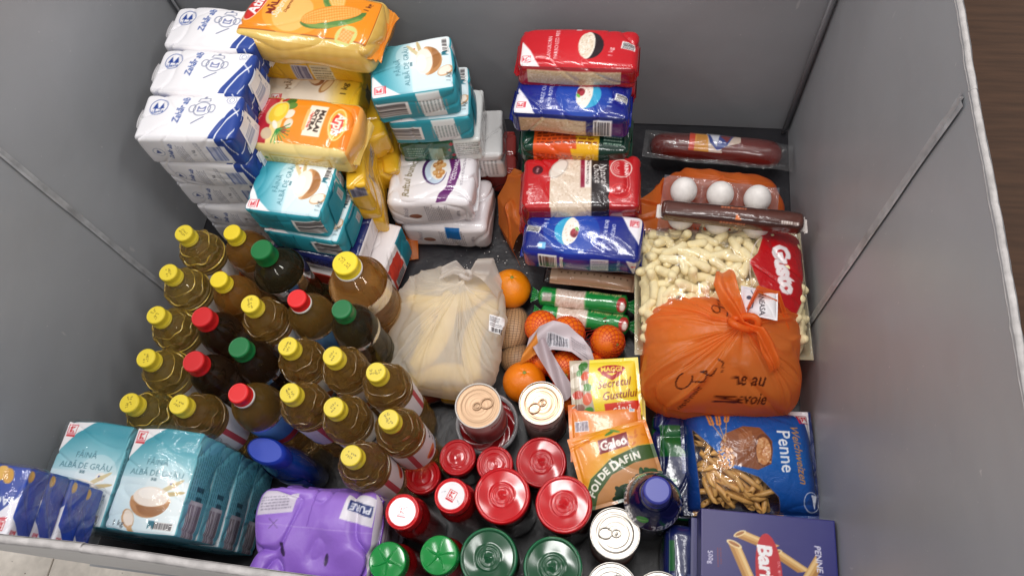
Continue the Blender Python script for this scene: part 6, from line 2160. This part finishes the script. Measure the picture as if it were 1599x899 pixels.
# boxed penne
def pen(c, x, y, L_, r, rot):
    """one printed quill"""
    T = c.T
    c.at(*c.tf([(x, y)])[0], rot)
    c.poly([(-L_, -r), (L_ - r, -r), (L_ + r * 1.2, r), (-L_ + r * 2, r)], '#d9a862')
    c.poly([(-L_, -r), (L_ - r, -r), (L_ - r * .4, -r * .3), (-L_ + r * .6, -r * .3)], '#b98340')
    c.poly([(-L_ + r, .2 * r), (L_, .2 * r), (L_ + r * .9, .75 * r), (-L_ + r * 1.7, .75 * r)], '#ecc98c')
    c.ell(-L_ + r * .9, 0, r * 1.5, r * .55, '#f0d6a0', 45).ell(-L_ + r * .9, 0, r * 1.1, r * .3, '#a86a34', 45)
    c.T = T
def penne_box_top(c):
    w, h = c.w, c.h
    c.fill(lambda x, y: mixc('#3c3470', '#2f2f78', x / w + .5))
    T0 = c.T
    c.at(0, 1.9)
    pen(c, -.1 * w, .13 * h, 2.6, .62, -18)
    pen(c, .14 * w, -.02 * h, 2.4, .62, -30)
    pen(c, -.17 * w, -.14 * h, 4.2, .72, -66)
    pen(c, .26 * w, -.2 * h, 3.2, .72, 58)
    c.ell(.0 * w, -.15 * h, 1.75, 5.2, '#c3202e', 3)
    c.text('Barilla', -.015 * w, -.13 * h, .95, '#fbf7f8', -86, .045, .12, .92, fit=6.9)
    c.text('DAL 1877', .075 * w, -.1 * h, .45, '#e9c8c8', -88)
    c.text('PENNE RIGATE', .37 * w, -.12 * h, 1, '#e6e3f2', -87, .02, .15, 1.05, fit=7.6)
    c.text('500g', -.43 * w, -.06 * h, .9, '#dcd8ec', -86, .01)
    c.small(-.36 * w, -.05 * h, 2.4, .8, 2, '#6d2a50', -88, 3)
def box_side(c):
    c.fill(lambda x, y: mixc('#2b2760', '#343074', y / c.h + .5))
pack('penne_box', 'purple blue penne carton with red oval emblem in the front right corner', 'pasta box', .181, .150, .046, {'top': penne_box_top, 'front': box_side, 'left': box_side, 'right': box_side, 'back': box_side}, (.2300, .1145, .178), .6, 'carton', seed=91, r=.0012, noise=.0003, bulge=.0008, base='#2f2b68', res=9)
pack('penne_box', 'second purple blue carton, only its left edge showing under the top one', 'pasta box', .181, .14, .044, {'all': box_side}, (.2215, .112, .131), .2, 'carton', seed=92, r=.0012, noise=.0002, bulge=.0005, base='#2f2b68', res=4)
def dk(c):
    w, h = c.w, c.h
    c.fill(lambda x, y: mixc('#10183e', '#1a2560', y / h + .5))
    c.rect(-.36 * w, .2 * h, .2 * w, .3 * h, '#14602c').poly([(-.5 * w, -.1 * h), (-.34 * w, -.16 * h), (-.38 * w, -.5 * h), (-.5 * w, -.5 * h)], '#1c7a38').line([(-.44 * w, .5 * h), (-.42 * w, -.5 * h)], .1, '#8e93a8').small(-.2 * w, .0, .16 * w, .3 * h, 4, '#5c6490', 90, 3)
pack('pasta_bag', 'navy and green pasta bag whose end shows left of the penne bag', 'pasta bag', .215, .17, .06, {'all': dk}, (.185, .275, .080), 3, 'film', seed=93, r=.016, noise=.002, crease=.006, bulge=.006, base='#141c48')
pack('pasta_bag', 'navy and green pasta bag standing beside the cartons at the front', 'pasta bag', .05, .14, .12, {'all': dk}, (.1235, .098, .125), 2, 'film', seed=94, r=.014, noise=.002, crease=.006, bulge=.006, base='#141c48')

# ------------------------------------------------------------------ film-wrapped teal flour, two stacks of four
t = empty('flour_multipack', 'film wrapped block of teal flour packs in two stacks, front left', 'flour multipack', (-.689, .1325, .0), 0)
def flour_top_up(c):
    flour_face(c, c.w, c.h, 0)
def flour_side_up(c):
    w, h = c.w, c.h
    c.fill(lambda x, y: mixc('#5fb6c4', '#76c6d2', y / h + .5))
    c.small(.12 * w, .0, .5 * w, .86 * h, 10, '#3f8e9c', 0, 6, .4)
    c.small(-.12 * w, .0, .14 * w, .6 * h, 3, '#0a4350', 90, 9, .5)
    c.barcode(-.36 * w, 0, .24 * w, .96 * h, 90, 12, '#d8d5d8', '#6b5c62')
hp = .0665
pk = pack_mb(.108, .146, hp, {'top': flour_top_up, 'right': flour_side_up}, seed=95, noise=.0012, crease=.0022, bulge=.002, r=.0045, base=TEAL, res=9).build('flour_pack', M['paper'], t)
pk.location = (.057, 0, .002 + 3 * hp)
for j in range(2):
    for i in range(4):
        if (j, i) == (1, 3):
            continue
        c = pk.copy()
        COL.objects.link(c)
        c.location = ((-.056, .057)[j] + random.uniform(-.0015, .0015), random.uniform(-.001, .001), .002 + i * hp)
V = pack_mb(.228, .154, 4 * hp + .006, {}, r=.012, seed=96, noise=.0026, crease=.006, nfreq=48, bulge=.003, res=4)
for c_ in V.C:
    c_[:, 3] = .015
V.build('wrapping_film', M['clear'], t)

# blue film-wrapped pack in the very front corner
t = empty('pasta_multipack', 'film wrapped stack of blue packs in the front left corner on the teal flour', 'pasta multipack', (-.782, .0665, .270), 1)
def blue_pack_top(c):
    w, h = c.w, c.h
    c.fill(lambda x, y: mixc('#1c43a8', '#15348a', np.abs(x / w)))
    for k in range(5):
        c.ell(.2 * w + k * 1.0 - 1.5, .34 * h + .3 * (k % 2), 1.0, .7, ('#e0b050', '#d09a3a', '#eac878')[k % 3], 30 * k)
    c.text('MACAROANE', .22 * w, -.02 * h, 1.5, '#f2f2f8', 182, .02)
    c.poly([(.5 * w, .1 * h), (.5 * w, -.5 * h), (.22 * w, -.5 * h)], '#eceaf2').shop(.42 * w, -.34 * h, 1.2, 184)
def blue_pack_end(c):
    w, h = c.w, c.h
    c.fill(lambda x, y: mixc('#173a9c', '#1f49b4', y / h + .5))
    c.line([(-.5 * w, -.5 * h), (.2 * w, .5 * h)], .1, '#12307e').line([(.5 * w, -.4 * h), (.1 * w, .5 * h)], .1, '#12307e')
    c.poly([(-.5 * w, .5 * h), (-.5 * w, -.1 * h), (-.2 * w, .5 * h)], '#eceaf2').ell(.36 * w, .3 * h, .7, .5, '#d9a848')
    c.shop(-.42 * w, .24 * h, .7, 180)
hb = .039
pk = pack_mb(.172, .084, hb, {'top': blue_pack_top, 'right': blue_pack_end, 'front': blue_pack_end}, seed=97, noise=.0007, crease=.0015, r=.004, bulge=.002, base='#1a3d9e', res=8).build('pasta_pack', M['carton'], t)
pk.location = (0, 0, 3 * hb + .003)
for i in range(3):
    c = pk.copy()
    COL.objects.link(c)
    c.location = (random.uniform(-.002, .004), random.uniform(-.002, .002), i * hb + .003)
V = pack_mb(.180, .090, 4 * hb + .006, {}, r=.008, seed=98, noise=.002, crease=.005, nfreq=60, res=4)
for c_ in V.C:
    c_[:, 3] = .02
V.build('wrapping_film', M['clear'], t)

# ------------------------------------------------------------------ purple pack with carrying holes
def purple_all(c):
    c.fill(lambda x, y: mixc('#8a5fc2', '#9a72d0', y / c.h + .5))
def purple_top(c):
    w, h = c.w, c.h
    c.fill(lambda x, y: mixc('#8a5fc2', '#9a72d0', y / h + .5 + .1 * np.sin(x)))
    c.poly([(-.5 * w, .18 * h), (-.2 * w, .24 * h), (-.16 * w, .5 * h), (-.46 * w, .5 * h)], '#cfc6d6').small(-.34 * w, .33 * h, .24 * w, .16 * h, 5, '#8a8496', 8, 4)
    c.poly([(.22 * w, .2 * h), (.48 * w, .12 * h), (.5 * w, .42 * h), (.26 * w, .5 * h)], '#dcd6e0').poly([(.27 * w, .3 * h), (.46 * w, .22 * h), (.47 * w, .34 * h), (.28 * w, .41 * h)], '#22306e').text('PURE', .37 * w, .315 * h, 1.3, '#e6e6f0', 168, .03)
    c.line([(-.5 * w, .1 * h), (.5 * w, .06 * h)], .1, '#a98ad4').line([(-.02 * w, .5 * h), (-.05 * w, .1 * h)], .1, '#6a3fa0')
    c.ell(-.23 * w, -.16 * h, .34, 1.05, '#3a2650', 28).ell(.14 * w, -.24 * h, .30, .85, '#3a2650', -4)
    c.line([(-.38 * w, .16 * h), (-.3 * w, .06 * h)], .08, '#4a2a6a').line([(-.31 * w, .15 * h), (-.37 * w, .05 * h)], .08, '#4a2a6a')
    c.rect(0, -.44 * h, w, .03 * h, '#6d43a2')
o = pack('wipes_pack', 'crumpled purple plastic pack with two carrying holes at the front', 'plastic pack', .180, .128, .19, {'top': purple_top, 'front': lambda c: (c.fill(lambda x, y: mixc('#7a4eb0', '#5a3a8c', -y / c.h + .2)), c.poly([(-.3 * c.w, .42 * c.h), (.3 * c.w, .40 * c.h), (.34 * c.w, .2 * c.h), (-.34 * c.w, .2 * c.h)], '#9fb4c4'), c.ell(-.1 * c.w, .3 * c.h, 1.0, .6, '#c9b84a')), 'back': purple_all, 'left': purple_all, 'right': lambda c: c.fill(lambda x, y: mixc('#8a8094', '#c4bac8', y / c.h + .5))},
         (-.410, .114, .205), 3, 'soft', noise=.0042, crease=.013, nfreq=62, seed=99, base='#8a5fc2', r=.016, bulge=.006, tilt=(8, 0))
end_fin(o, .180, .128, .19, 1, '#7547a8', .010, 7, zc=.9)

# dark sausages at the foot of the banana bag
for k, (x, y, rt, lb) in enumerate(((-.318, .365, 20, 'stub of dark red sausage below the banana bag'),)):
    u = np.linspace(-1, 1, 30)
    P = np.stack([u * .035, u * 0, u * 0], 1)
    V, F = tube(P, .018 * np.sqrt(np.clip(1 - np.abs(u) ** 5, 0, 1)) + .0005, 20)
    o = MB().add(V, F, '#5c2018').build('sausage', M['meat'], loc=(x, y, .02), rot=rt)
    tag(o, lb, 'sausage')
pack('snack_pack', 'small yellow and brown packet wedged below the banana bag', 'packet', .06, .03, .04, {'all': lambda c: (c.fill(lambda x, y: mixc('#7a5a14', '#8e6a1a', x / c.w + .5)), c.rect(0, .2 * c.h, c.w, .5 * c.h, '#e0b020'))}, (-.268, .366, .045), 5, 'film', seed=101, noise=.002, crease=.004, r=.008, base='#8a6418')
